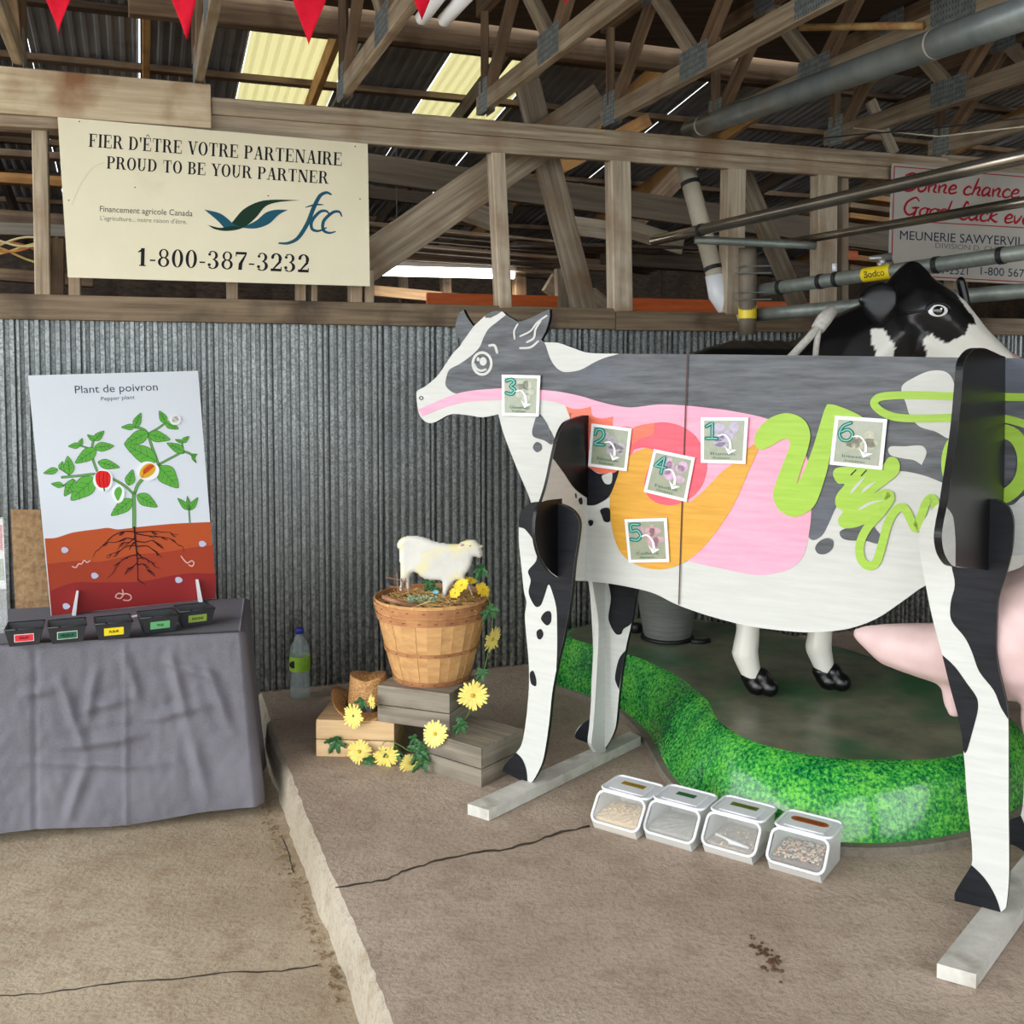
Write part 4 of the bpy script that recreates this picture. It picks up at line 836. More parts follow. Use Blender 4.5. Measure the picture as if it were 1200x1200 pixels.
# ---------------- four clear feed bins ----------------
m, N, L, b = base_mat('frosted_plastic', .35); b.inputs['Base Color'].default_value = lin((226, 226, 222)); b.inputs['Alpha'].default_value = .62; M_frost = m
m, N, L, b = base_mat('clear_window', .12); b.inputs['Base Color'].default_value = lin((214, 216, 214)); b.inputs['Alpha'].default_value = .26; M_clear = m
M_wplast = pm('white_plastic', (226, 228, 232), bump=0, rough=.32)
A3 = (onz(970, 1040, PZ) - onz(897, 1019, PZ)); A3.z = 0; A3.normalize(); D3 = ZUP.cross(A3)
def bin_(uv, lab, lcol, lab_w, contents, round_=False, word=None, size=(.180, .205, .118)):
    w, dp, h = size; o_ = onz(*uv, PZ); T = thing('feed_bin', lab, 'bin', o_, 'clear feed bins in a row on the slab')
    P = lambda x, y, z: o_ + A3 * x + D3 * y + ZUP * (z + .001)
    lip = .030; hy = .070
    prof = [(.014, 0), (dp - .01, 0), (dp, h), (hy, h), (0, lip)]
    V = [P(.008 if y > 0 else .006, y, z) for y, z in prof] + [P(w - .008, y, z) for y, z in prof]; k = len(prof)
    mk('bin_body', V, [[i for i in range(k)], [2 * k - 1 - i for i in range(k)], [0, 1, k + 1, k], [1, 2, k + 2, k + 1], [0, k, 2 * k - 1, k - 1]], M_frost, T)
    def frame(nm, y0, z0, y1, z1, th, rad, tw=.0048):
        """rounded rectangular rim on the plane from (y0,z0) to (y1,z1)"""
        Y = Vector((0, y1 - y0, z1 - z0)); Lh = Y.length; pts = []
        for cx, cy, a0 in ((w - rad, rad, -90), (w - rad, Lh - rad, 0), (rad, Lh - rad, 90), (rad, rad, 180)):
            for q in range(5): a_ = math.radians(a0 + 22.5 * q); pts.append((cx + rad * math.cos(a_), cy + rad * math.sin(a_)))
        mb = MB(); pp = [P(a_, y0 + (y1 - y0) * b2 / Lh, z0 + (z1 - z0) * b2 / Lh) for a_, b2 in pts]; pp += [pp[0], pp[1]]; mb.tube(pp, tw, 8, caps=False)
        return mb.build(nm, M_wplast, T, smooth=True), pts, Lh
    fr_, _, _ = frame('lid_rim', hy - .002, h, dp + .002, h, 0, .022)
    mb = MB(); mb.box(P(w / 2, (hy + dp) / 2, h - .003), A3, D3, ZUP, w / 2 - .006, (dp - hy) / 2 - .004, .003); mb.build('lid', M_wplast, T)
    mb = MB(); mb.box(P(w / 2, (hy + dp) / 2 - .004, h + .002), A3, D3, ZUP, w / 2 - .026, (dp - hy) / 2 - .018, .0025); mb.build('lid_panel', M_wplast, T)
    frame('window_rim', .0, lip, hy - .006, h - .004, 0, .024)
    mk('window_pane', [P(.008, .004, lip + .004), P(w - .008, .004, lip + .004), P(w - .008, hy - .008, h - .006), P(.008, hy - .008, h - .006)], [[0, 1, 2, 3]], M_clear, T)
    for xx in (.034, w - .034): mb = MB(); mb.box(P(xx, hy - .002, h + .001), A3, D3, ZUP, .014, .006, .004); mb.build('hinge', M_wplast, T)
    # label
    lw, lh = lab_w, .014; cx, cy = w / 2, (hy + dp) / 2 + .006; z = h + .0056
    if round_: lh = .018; pts = [(cx + (lw - lh) * (1 if abs(a_) <= 90 else -1) + lh * math.cos(math.radians(a_)), cy + lh * math.sin(math.radians(a_))) for a_ in list(range(-90, 91, 30)) + [x for x in (91, 120, 150, 180, -150, -120, -91)]]
    else: pts = [(cx - lw, cy - lh), (cx + lw, cy - lh), (cx + lw, cy + lh), (cx - lw, cy + lh)]
    mk('paper_label', [P(a_, b2, z) for a_, b2 in pts], [list(range(len(pts)))], pm('label_%d_%d_%d' % lcol, lcol, tuple(int(x * .85) for x in lcol), (90, 90, 90), .5, bump=0), T, recalc=False)
    pl = Plane(P(cx, cy, z + .0006), A3, D3, None); pl.n = ZUP.copy()
    mb = MB()
    rnd = random.Random(word)
    for row in ((0,) if not round_ else (.005, -.005)):
        x = cx - lw * .72
        while x < cx + lw * .72:
            ww = rnd.uniform(.002, .005); mb.add([P(x, cy + row - .0025, z + .0006), P(x + ww, cy + row - .0025, z + .0006), P(x + ww, cy + row + .0025, z + .0006), P(x, cy + row + .0025, z + .0006)], [[0, 1, 2, 3]]); x += ww + .0014
    mb.build('faded_print', pm('print_%d_%d' % lcol[:2], tuple(int(x * .5) for x in lcol), bump=0), T)
    # contents
    cm, kind = contents; rnd = random.Random(str(uv))
    nx, ny = 14, 12; V = []; H = .034
    for j in range(ny + 1):
        for i in range(nx + 1):
            x = .012 + (w - .024) * i / nx; y = .018 + (dp - .03) * j / ny; V.append(P(x, y, H + (.028 if kind != 'low' else 0) * math.sin(math.pi * min(1, j / ny * .9 + .1)) * (.6 + .4 * i / nx) + rnd.uniform(-.003, .003)))
    q0 = len(V); V += [P(.012, .018, .004), P(w - .012, .018, .004), P(w - .012, dp - .012, .004), P(.012, dp - .012, .004)]
    F_ = [[j * (nx + 1) + i, j * (nx + 1) + i + 1, (j + 1) * (nx + 1) + i + 1, (j + 1) * (nx + 1) + i] for j in range(ny) for i in range(nx)]
    F_ += [[q0 + 1, q0] + list(range(nx + 1)), ]
    o2 = mk('feed', V, F_, cm[0], T); o2['kind'] = 'stuff'
    if len(cm) > 1:
        for ci, m_ in enumerate(cm[1:]):
            mb = MB()
            for _ in range(130 if kind == 'grain' else 26):
                x = rnd.uniform(.02, w - .02); y = rnd.uniform(.02, dp * .7); zz = H + (.028 if kind != 'low' else 0) * math.sin(math.pi * min(1, (y / dp) * .9 + .1)) * (.6 + .4 * x / w) + .002
                a_ = rnd.uniform(0, 6.3); X = A3 * math.cos(a_) + D3 * math.sin(a_); s_ = rnd.uniform(.0025, .0045)
                mb.box(P(x, y, zz), X, ZUP.cross(X), ZUP, s_, s_ * .7, s_ * .5)
            o2 = mb.build('feed_pieces', m_, T); o2['kind'] = 'stuff'
    return T, P
G_ = lambda n_, c: pm(n_, c, tuple(min(255, int(x * 1.15)) for x in c), (120, 120, 120), .8, bump=.3)
bin_((691.5, 971), 'clear flip-top feed bin with thin mustard label and beige meal', (176, 140, 30), .044, ([G_('beige_meal', (196, 172, 134)), G_('corn_bits', (222, 176, 96))], 'heap'), word='a')
bin_((753, 984), 'clear flip-top feed bin with dark green label and a grey powder', (58, 120, 72), .034, ([G_('grey_powder', (140, 136, 128))], 'heap'), word='b')
_, PBIN = bin_((821, 999), 'clear flip-top feed bin with olive label and a scoop mark', (112, 124, 42), .046, ([G_('tan_powder', (158, 146, 128)), G_('pale_bits', (222, 190, 150))], 'low'), word='c')
bin_((897, 1019), 'clear flip-top feed bin with rounded orange label holding mixed grain', (186, 86, 36), .060, ([G_('brown_grain', (96, 76, 62)), G_('corn_gold', (206, 150, 92)), G_('barley_pale', (208, 190, 160)), G_('dark_seed', (54, 44, 44))], 'grain'), True, word='d')
mb = MB(); mb.tube([PBIN(.03, .05, .05), PBIN(.07, .045, .046), PBIN(.09, .04, .042), PBIN(.15, .035, .04)], [.004, .004, .008, .004], 6); tag(mb.build('plastic_scoop', M_wplast, smooth=True), 'small clear plastic scoop lying inside the third feed bin', 'scoop')

# ---------------- crates ----------------
M_gcrate = wood('grey_stained_pine', (112, 104, 92), (150, 140, 124), (92, 82, 70), rnd=.06, bump=.15)
M_lcrate = wood('light_pine', (204, 168, 122), (228, 196, 152), (190, 148, 100), rnd=.04, bump=.1)
def crate(label, o_, X, w, dp, h, mat, gap=.004):
    o_ = Vector(o_); X = X.normalized(); Y = ZUP.cross(X); T = thing('wooden_crate', label, 'crate', o_, 'small slatted wooden crates')
    t = .010; P = lambda x, y, z: o_ + X * x + Y * y + ZUP * z
    hb = (h - t - gap) / 2
    for k in range(2):
        z = hb / 2 + k * (hb + gap)
        beam('slat', P(0, t / 2, z), P(w, t / 2, z), t, hb, mat, T); beam('slat', P(0, dp - t / 2, z), P(w, dp - t / 2, z), t, hb, mat, T)
        beam('slat', P(t / 2, t, z), P(t / 2, dp - t, z), t, hb, mat, T); beam('slat', P(w - t / 2, t, z), P(w - t / 2, dp - t, z), t, hb, mat, T)
    for k in range(3):
        y = dp / 6 + k * dp / 3; beam('top_board', P(.001, y, h - t / 2), P(w - .001, y, h - t / 2), dp / 3 - .002, t, mat, T)
    for x, y in ((t + .01, t + .01), (w - t - .01, t + .01), (t + .01, dp - t - .01), (w - t - .01, dp - t - .01)): beam('corner_block', P(x, y, 0.001), P(x, y, h - t), .018, .018, mat, T)
    return T
a = onz(370.7, 886, PZ); b_ = onz(462, 888.5, PZ); HC1 = .150
crate('light pine crate on the slab under the straw hat', a, b_ - a, (b_ - a).length, .24, HC1, M_lcrate)
c_ = onz(564, 923, PZ); d_ = onz(496, 901, PZ); e_ = onz(606, 912, PZ)
crate('grey stained crate on the slab at right, lowest beside the cow hoof', d_, c_ - d_, (c_ - d_).length, .26, .15, M_gcrate)
ZC = PZ + .151; a = onz(442.5, 845, ZC); b_ = onz(526.8, 856.8, ZC); XC = (b_ - a).normalized()
crate('grey stained crate bridging the two lower crates under the basket', a, b_ - a, (b_ - a).length, .26, .147, M_gcrate)
ZB = ZC + .1475

# ---------------- bushel basket ----------------
fc = onz(507, 806, ZB); YC = ZUP.cross(XC); BC = fc + Vector((0, .155, 0)); BC.x = aty(506, 800, BC.y).x
BT = thing('bushel_basket', 'round slatted bushel basket with straw standing on the grey crate', 'basket', BC)
M_bslat = wood('basket_veneer', (186, 138, 86), (214, 168, 112), (170, 120, 70), rnd=.06, bump=.15)
M_bhoop = wood('basket_hoop', (168, 112, 70), (198, 142, 94), (140, 90, 56), rnd=.04, bump=.15)
HB = .345; R0_, R1_ = .152, .238
lean = Vector((.006, 0, 0))
def rb(z): t = z / HB; return R0_ + (R1_ - R0_) * (t ** .85)
NSL = 26
for k in range(NSL):
    a0 = 2 * math.pi * k / NSL; wd = .93 if k % 2 else 1.12; off_ = .0 if k % 2 else .0022; V = []
    for z in (0.0, .06, .13, .20, .27, HB - .004):
        r_ = rb(z) + off_
        for dr in (0, -.003):
            for s_ in (-1, 1):
                a_ = a0 + s_ * wd * math.pi / NSL; V.append(BC + lean * z + Vector(((r_ + dr) * math.cos(a_), (r_ + dr) * math.sin(a_), z)))
    F_ = []
    for i in range(5): b0 = i * 4; F_ += [[b0, b0 + 1, b0 + 5, b0 + 4], [b0 + 3, b0 + 2, b0 + 6, b0 + 7], [b0 + 1, b0 + 3, b0 + 7, b0 + 5], [b0 + 2, b0, b0 + 4, b0 + 6]]
    F_ += [[0, 2, 3, 1], [20, 21, 23, 22]]; mk('slat', V, F_, M_bslat, BT)
mb = MB(); mb.lathe(BC, [(R0_ - .004, .004), (R0_ - .004, .012), (.0, .012)], 24); mb.build('basket_bottom', M_bslat, BT)
def hoop(z0, z1, th, tilt=0, mat=M_bhoop, inner=False):
    V = []; n_ = 40
    for z, o2 in ((z0, .001), (z0, th), (z1, th), (z1, .001)):
        for k in range(n_):
            a_ = 2 * math.pi * k / n_; zz = z + tilt * math.cos(a_ + 1.2); r_ = rb(zz) + (.0025 + o2 if not inner else -.004 - o2); V.append(BC + lean * z + Vector((r_ * math.cos(a_), r_ * math.sin(a_), zz)))
    return mk('hoop', V, [[i * n_ + k, i * n_ + (k + 1) % n_, ((i + 1) % 4) * n_ + (k + 1) % n_, ((i + 1) % 4) * n_ + k] for i in range(4) for k in range(n_)], mat, BT)
hoop(.0, .020, .003); hoop(.128, .142, .0035); h1 = hoop(.258, .286, .004, .002); h2 = hoop(.296, .330, .004, -.003); hoop(.300, .340, .003, 0, M_bhoop, True)
M_staple = pm('rusty_staple', (66, 36, 30), bump=0, rough=.6)
for z, par in ((.272, h1), (.315, h2), (.135, BT), (.010, BT)):
    mb = MB()
    for k in range(22):
        a_ = 2 * math.pi * (k + .3 * (z > .3)) / 22; r_ = rb(z) + .0075; X = Vector((-math.sin(a_), math.cos(a_), .15)).normalized(); mb.box(BC + lean * z + Vector((r_ * math.cos(a_), r_ * math.sin(a_), z)), X, Vector((math.cos(a_), math.sin(a_), 0)), ZUP, .006 if z > .2 else .003, .0008, .0012)
    mb.build('staples', M_staple, par)
# straw filling
M_straw = pm('straw', (224, 188, 122), (178, 138, 82), (40, 40, 40), .8, bump=0)
mb = MB(); mb.lathe(BC, [(rb(.26) - .012, .282), (rb(.26) * .6, .305), (.05, .316), (0, .317)], 24, caps=False)
for _ in range(620):
    a_ = random.uniform(0, 6.3); r_ = rb(.28) * math.sqrt(random.random()) * .97; c_ = BC + Vector((r_ * math.cos(a_), r_ * math.sin(a_), .308 + random.uniform(0, .045) * (1.2 - r_ / .26)))
    q = random.uniform(0, 6.3); X = Vector((math.cos(q), math.sin(q), random.uniform(-.35, .5))).normalized(); Y = X.cross(ZUP).normalized(); mb.box(c_, X, Y, X.cross(Y), random.uniform(.012, .04), .0011, .0011)
tag(mb.build('straw', M_straw), 'loose golden straw filling the bushel basket', 'straw', kind='stuff')
for k in range(9):
    pass
# ---------------- sheep cutout ----------------
YSH = BC.y - .02; PSH = Plane((0, YSH, 0), (1, 0, 0))
shp = [(262, 185), (259, 160), (270, 135), (290, 117), (330, 102), (390, 100), (450, 115), (520, 140), (600, 155), (668, 158), (690, 140), (745, 125), (785, 128), (803, 145), (812, 158), (838, 163), (836, 178), (822, 185), (832, 200), (834, 225), (828, 245), (805, 250), (772, 243), (760, 290), (735, 340), (712, 372), (735, 410), (750, 440), (768, 498), (758, 500), (735, 450), (700, 400), (660, 400), (625, 430), (605, 470), (592, 500), (582, 532), (553, 530), (562, 480), (562, 420), (550, 402), (500, 400), (440, 390), (400, 360), (370, 345), (345, 372), (342, 420), (346, 468), (322, 470), (315, 400), (300, 400), (296, 470), (276, 470), (283, 370), (278, 300), (275, 240), (276, 200)]
SHQ = [PSH.ab(420 + x / 5.717, 610 + y / 5.717) for x, y in smooth_px(shp, 2)]
def relief(name, pl, q, mat, parent, T_=.016, rad=.022, cell=.0042, colf=None):
    """a carved figure: outline cells raised with a rounded edge on both faces"""
    A_ = np.array(q); x0, z0 = A_.min(0) - cell; x1, z1 = A_.max(0) + cell; nx = int((x1 - x0) / cell) + 1; nz_ = int((z1 - z0) / cell) + 1
    X, Z = np.meshgrid(x0 + cell * (np.arange(nx) + .5), z0 + cell * (np.arange(nz_) + .5)); ins = inpoly(X.ravel(), Z.ravel(), [tuple(p) for p in q]).reshape(X.shape)
    seg = A_; seg2 = np.roll(A_, -1, 0)
    def dist(px_, pz_):
        P = np.array([px_, pz_]); d_ = seg2 - seg; t = np.clip(((P - seg) * d_).sum(1) / ((d_ ** 2).sum(1) + 1e-12), 0, 1); return np.sqrt((((seg + d_ * t[:, None]) - P) ** 2).sum(1)).min()
    idx = {}; V = []; F_ = []
    def vid(i, j, s_):
        k = (i, j, s_)
        if k not in idx:
            px_, pz_ = x0 + i * cell, z0 + j * cell; d_ = dist(px_, pz_) if inpoly(np.array([px_]), np.array([pz_]), [tuple(p) for p in q])[0] else 0
            e_ = T_ * math.sqrt(max(.02, 1 - (1 - min(1, d_ / rad)) ** 2)); idx[k] = len(V); V.append(pl.to3(px_, pz_, s_ * e_))
        return idx[k]
    for j in range(nz_):
        for i in range(nx):
            if not ins[j, i]: continue
            F_.append([vid(i, j, 1), vid(i + 1, j, 1), vid(i + 1, j + 1, 1), vid(i, j + 1, 1)]); F_.append([vid(i, j, -1), vid(i, j + 1, -1), vid(i + 1, j + 1, -1), vid(i + 1, j, -1)])
            for di, dj, e0, e1 in ((-1, 0, (i, j), (i, j + 1)), (1, 0, (i + 1, j + 1), (i + 1, j)), (0, -1, (i + 1, j), (i, j)), (0, 1, (i, j + 1), (i + 1, j + 1))):
                ii, jj = i + di, j + dj
                if ii < 0 or jj < 0 or ii >= nx or jj >= nz_ or not ins[jj, ii]: F_.append([vid(*e0, 1), vid(*e0, -1), vid(*e1, -1), vid(*e1, 1)])
    o2 = mk(name, V, F_, mat, parent, smooth=True); sm_ = o2.modifiers.new('s', 'SMOOTH'); sm_.iterations = 3; sm_.factor = .6
    return o2
M_sheep = pm('painted_fleece', (206, 204, 197), (220, 218, 210), (9, 9, 9), .55, 0, .35, c3=(226, 216, 150), s3=11, lo3=.52, hi3=.68, bscale=60, bdist=.006)
SHP = thing('sheep_figure', 'cream painted sheep figure standing in the bushel basket', 'sheep figure', PSH.to3(*SHQ[0]))
relief('sheep_body', PSH, SHQ, M_sheep, SHP)
pe = PSH.p(420 + 750 / 5.717, 610 + 165 / 5.717, .017); mb = MB(); mb.lathe(pe, [(0, -.003), (.0035, 0), (0, .003)], 8, caps=False); mb.build('eye', M_pup, SHP, smooth=True)
mb = MB(); q = [PSH.p(420 + x / 5.717, 610 + y / 5.717, .017) for x, y in ((672, 158), (690, 150), (706, 160), (690, 168))]; mb.tube([q[0], q[1].lerp(q[3], .5), q[2]], [.002, .006, .002], 6); mb.build('ear', pm('pink_ear', (224, 176, 170), bump=0), SHP, smooth=True)
mb = MB(); q = [PSH.p(420 + x / 5.717, 610 + y / 5.717, .017) for x, y in ((806, 218), (818, 214), (828, 218))]; mb.tube(q, .0018, 5); mb.build('muzzle_mark', pm('pink_ear2', (206, 150, 146), bump=0), SHP)
# tiny twig fence, green sprigs, blue flower in the straw
TF = thing('twig_fence', 'tiny brown twig fence beside the sheep figure legs', 'fence', PSH.p(462, 690, .04)); M_twig = pm('twig', (136, 92, 66), (166, 120, 90), (30, 30, 30), bump=.2)
g6 = lambda x, y, h: PSH.p(420 + x / 5.717, 610 + y / 5.717, h)
for a_, b2 in (((268, 330), (274, 470)), ((298, 370), (302, 475)), ((326, 370), (330, 465))): mb = MB(); mb.tube([g6(*a_, .05), g6(*b2, .05)], .0022, 6); mb.build('fence_post', M_twig, TF)
for a_, b2 in (((196, 362), (340, 392)), ((220, 420), (345, 444))): mb = MB(); mb.tube([g6(*a_, .055), g6(*b2, .055)], .0024, 6); mb.build('fence_rail', M_twig, TF)
mb = MB(); mb.tube([g6(180, 478, .09), g6(300, 520, .10), g6(450, 545, .10)], [.009, .013, .008], 8); tag(mb.build('bark_piece', M_twig, smooth=True), 'flat brown bark piece at the front of the basket straw', 'bark')
M_leaf = pm('garland_leaf', (38, 84, 44), (58, 112, 58), (20, 20, 20), .5, bump=.1); M_sage = pm('sage_sprig', (112, 146, 112), (150, 178, 150), (30, 30, 30), .6, bump=0)
mb = MB()
for _ in range(110):
    c_ = g6(random.uniform(335, 550), random.uniform(490, 535), .06 + random.uniform(-.02, .03)); X = Vector((random.gauss(0, 1), random.gauss(0, .5), random.uniform(.1, 1))).normalized(); Y = X.cross(Vector((0, 1, 0))).normalized(); mb.add([c_ - Y * .002, c_ + X * .006 + Y * .004, c_ + X * .013, c_ + X * .006 - Y * .004], [[0, 1, 2, 3]])
tag(mb.build('sage_sprigs', M_sage), 'pale green sprigs tucked below the sheep figure', 'greenery', kind='stuff')
BF = thing('blue_flower', 'tiny pale blue flower under the sheep belly', 'flower', g6(522, 480, .03)); mb = MB()
for k in range(5):
    a_ = math.radians(40 + 25 * k); c_ = g6(522, 478, .035); X = Vector((math.cos(a_), -.2, math.sin(a_))); Y = Vector((-math.sin(a_), 0, math.cos(a_))); mb.add([c_, c_ + X * .010 + Y * .0032, c_ + X * .019, c_ + X * .010 - Y * .0032], [[0, 1, 2, 3]])
mb.build('petals', pm('sky_blue_petal', (126, 196, 232), bump=0), BF); mb = MB(); mb.tube([g6(522, 478, .035), g6(520, 525, .03)], .0012, 5); mb.build('stem', M_sage, BF)

# ---------------- yellow daisies ----------------
M_pet = pm('yellow_petal', (238, 218, 104), (246, 232, 140), (60, 60, 60), .6, bump=0, c3=(244, 208, 60), s3=26); M_pet2 = pm('deep_yellow_petal', (240, 200, 40), (246, 216, 70), (60, 60, 60), .6, bump=0)
M_cen = pm('flower_centre', (214, 178, 50), (180, 140, 40), (200, 200, 200), .8, bump=.2); M_sep = pm('green_calyx', (84, 124, 58), bump=0)
def daisy(parent, c, nrm, r_, mat=None, back=False, n_=24):
    nrm = Vector(nrm).normalized(); X = nrm.cross(ZUP); X = X.normalized() if X.length > .1 else Vector((1, 0, 0)); Y = nrm.cross(X); mb = MB(); c = Vector(c)
    for k in range(n_):
        a_ = 2 * math.pi * (k + random.uniform(-.2, .2)) / n_; rr_ = r_ * random.uniform(.82, 1.05); d_ = X * math.cos(a_) + Y * math.sin(a_); t = nrm.cross(d_); w = r_ * .095; cup = random.uniform(.02, .3) * (1 if k % 2 else .6)
        p = [c + d_ * (rr_ * s_) + nrm * (rr_ * cup * s_ * s_ * .8 - rr_ * .18 * max(0, s_ - .7)) for s_ in (.12, .55, .9, 1)]
        mb.add([p[0] - t * w * .4, p[0] + t * w * .4, p[1] - t * w, p[1] + t * w, p[2] - t * w * .8, p[2] + t * w * .8, p[3]], [[0, 1, 3, 2], [2, 3, 5, 4], [4, 5, 6]])
    fl = mb.build('flower_head', mat or M_pet, parent)
    mb = MB(); s_ = -1 if back else 1
    R = Matrix((X, Y, nrm)).transposed(); V = [c + R @ Vector((r_ * q * math.cos(k * math.pi / 5), r_ * q * math.sin(k * math.pi / 5), s_ * z)) for q, z in ((.15, r_ * .02), (.12, r_ * .08), (.06, r_ * .10)) for k in range(10)]
    mb.add(V, [[i * 10 + k, i * 10 + (k + 1) % 10, (i + 1) * 10 + (k + 1) % 10, (i + 1) * 10 + k] for i in range(2) for k in range(10)] + [[20 + k for k in range(10)]]); mb.build('flower_centre', M_sep if back else M_cen, fl, smooth=True)
    return fl
def leafy(parent, c, r_, n_=6, mat=None, nm='leaf_sprig'):
    mb = MB(); c = Vector(c)
    for k in range(n_):
        a_ = 2 * math.pi * k / n_ + random.uniform(-.4, .4); d_ = Vector((math.cos(a_), random.uniform(-.7, .1), math.sin(a_))).normalized(); t = d_.cross(Vector((0, 1, .3))).normalized(); L_ = r_ * random.uniform(.7, 1.1); w = L_ * .34; P = []
        for s_, q in ((0, .1), (.2, .7), (.34, .55), (.5, 1), (.64, .6), (.82, .65), (1, .05)): P.append((c + d_ * L_ * s_ - ZUP * (L_ * .25 * s_ * s_) + t * w * q, c + d_ * L_ * s_ - ZUP * (L_ * .25 * s_ * s_) - t * w * q, c + d_ * L_ * s_ - ZUP * (L_ * .25 * s_ * s_) - Vector((0, 1, 0)) * w * .25))
        V = [v for tr_ in P for v in tr_]; F_ = []
        for i in range(6): F_ += [[3 * i, 3 * i + 2, 3 * i + 5, 3 * i + 3], [3 * i + 2, 3 * i + 1, 3 * i + 4, 3 * i + 5]]
        mb.add(V, F_)
    return mb.build(nm, mat or M_leaf, parent)
gp = lambda u, v, y: aty(u, v, y)
GA = thing('flower_garland', 'yellow artificial daisy garland trailing down the basket and across the crates', 'garland', onz(460, 900, PZ))
fl_ = [((414, 839), 4.05, (-.5, -.9, .1), .052, 1), ((421, 881), 4.02, (.15, -.8, .7), .052, 0), ((453, 886), 3.96, (0, -.9, -.3), .056, 0), ((480, 894), 3.93, (.3, -.8, -.1), .046, 0), ((510, 860), 3.88, (-.3, -1, .15), .056, 0), ((554, 815), 3.93, (.1, -1, -.1), .064, 0), ((577, 749), 4.05, (.75, -.6, -.25), .056, 0), ((436, 822), 4.03, (-.8, -.5, 0), .034, 0)]
for (uv, y, nr, r_, bk) in fl_: daisy(GA, gp(*uv, y), nr, r_, back=bool(bk))
for (u, v, y, r_, n_) in ((424, 822, 4.08, .035, 6), (394, 868, 4.08, .05, 6), (404, 862, 4.09, .035, 4), (434, 892, 3.99, .04, 5), (461, 880, 3.97, .045, 6), (492, 880, 3.93, .055, 7), (496, 893, 3.90, .05, 5), (540, 850, 3.88, .045, 6), (565, 789, 4.02, .04, 6), (574, 716, 4.08, .045, 6), (486, 866, 3.96, .03, 5)): leafy(GA, gp(u, v, y), r_, n_)
def stem(pts, par=GA, r_=.0018):
    P = [aty(*p) for p in pts]; Q = []
    for i in range(len(P) - 1):
        for k in range(4):
            t = k / 4; p0 = P[max(i - 1, 0)]; p3 = P[min(i + 2, len(P) - 1)]; Q.append(.5 * ((2 * P[i]) + (P[i + 1] - p0) * t + (2 * p0 - 5 * P[i] + 4 * P[i + 1] - p3) * t * t + (3 * P[i] - p0 - 3 * P[i + 1] + p3) * t ** 3))
    mb = MB(); mb.tube(Q + [P[-1]], r_, 5); mb.build('stem', M_sep, par, smooth=True)
stem([(412, 846, 4.09), (400, 862, 4.09), (404, 884, 4.08), (420, 897, 4.03), (440, 893, 4.0), (450, 870, 3.99), (466, 872, 3.97), (480, 880, 3.95), (498, 880, 3.92)])
stem([(510, 866, 3.92), (500, 876, 3.92), (486, 866, 3.96)]); stem([(554, 822, 3.96), (546, 842, 3.9), (530, 852, 3.88)]); stem([(554, 812, 3.97), (566, 790, 4.03), (574, 752, 4.06), (577, 716, 4.09), (566, 690, 4.12)])
BFL = thing('basket_flowers', 'yellow artificial daisies pushed into the straw right of the sheep', 'flowers', PSH.p(555, 700))
for (u, v, h, nr, r_) in ((541, 684, .03, (-.3, -.6, .6), .036), (551, 680, .0, (.2, -.3, .9), .032), (566, 688, .05, (.5, -.6, .5), .036), (534, 692, .05, (-.2, -.7, .5), .026)): daisy(BFL, PSH.p(u, v, h), nr, r_, M_pet2)
for (u, v, h, r_) in ((564, 668, -.03, .045), (500, 684, -.05, .04), (508, 690, -.02, .035)): leafy(BFL, PSH.p(u, v, h), r_, 6)

# ---------------- straw hat ----------------
M_hat = pm('woven_straw', (176, 126, 72), (216, 168, 112), (90, 90, 160), .7, 0, .6, 2, .4, .6, bdist=.004)
hb = onz(424, 838, PZ + HC1 + .003); hc = hb + Vector((.012, .11, 0)); HT = thing('cowboy_hat', 'tan woven straw cowboy hat with dark band on the pine crate', 'hat', hc)
V = []; n_ = 40; rows = [(0, 0), (.25, .005), (.5, .045), (.75, .10), (.92, .128), (1, .138), (1.02, .138)]
for q, z in rows:
    for k in range(n_):
        a_ = 2 * math.pi * k / n_; ca, sa = math.cos(a_), math.sin(a_)
        rx, ry = .094 - .020 * q, .092 - .022 * q
        if q > 1: rx *= .55; ry *= .55
        zz = z - (.035 if q > 1 else 0) + (.018 * abs(ca) - .012) * (q > .6) * min(1, q)
        V.append(hc + Vector((rx * ca, ry * sa, zz)))
F_ = [[i * n_ + k, i * n_ + (k + 1) % n_, (i + 1) * n_ + (k + 1) % n_, (i + 1) * n_ + k] for i in range(len(rows) - 1) for k in range(n_)] + [[(len(rows) - 1) * n_ + k for k in range(n_)]]
mk('crown', V, F_, M_hat, HT, smooth=True)
V = []; rw = [0, .25, .5, .75, 1]
for top_ in (0, 1):
    for q in rw:
        for k in range(n_):
            a_ = 2 * math.pi * k / n_; ca, sa = math.cos(a_), math.sin(a_); rx = .094 + (.085) * q; ry = .092 + .085 * q; curl = abs(ca) ** 2 * (q ** 1.8) * .075 - abs(sa) ** 3 * q * q * .012
            V.append(hc + Vector(((rx - abs(ca) ** 2 * q * q * .025) * ca, ry * sa, curl + .004 - top_ * .003)))
m5 = len(rw); F_ = [[(t * m5 + i) * n_ + k, (t * m5 + i) * n_ + (k + 1) % n_, (t * m5 + i + 1) * n_ + (k + 1) % n_, (t * m5 + i + 1) * n_ + k] for t in (0, 1) for i in range(m5 - 1) for k in range(n_)] + [[(m5 - 1) * n_ + k, (m5 - 1) * n_ + (k + 1) % n_, (2 * m5 - 1) * n_ + (k + 1) % n_, (2 * m5 - 1) * n_ + k] for k in range(n_)]
mk('brim', V, F_, M_hat, HT, smooth=True)
V = [hc + Vector(((.0955 - .0035 * q) * math.cos(2 * math.pi * k / n_), (.0935 - .005 * q) * math.sin(2 * math.pi * k / n_), .006 + .022 * q)) for q in (0, 1) for k in range(n_)]
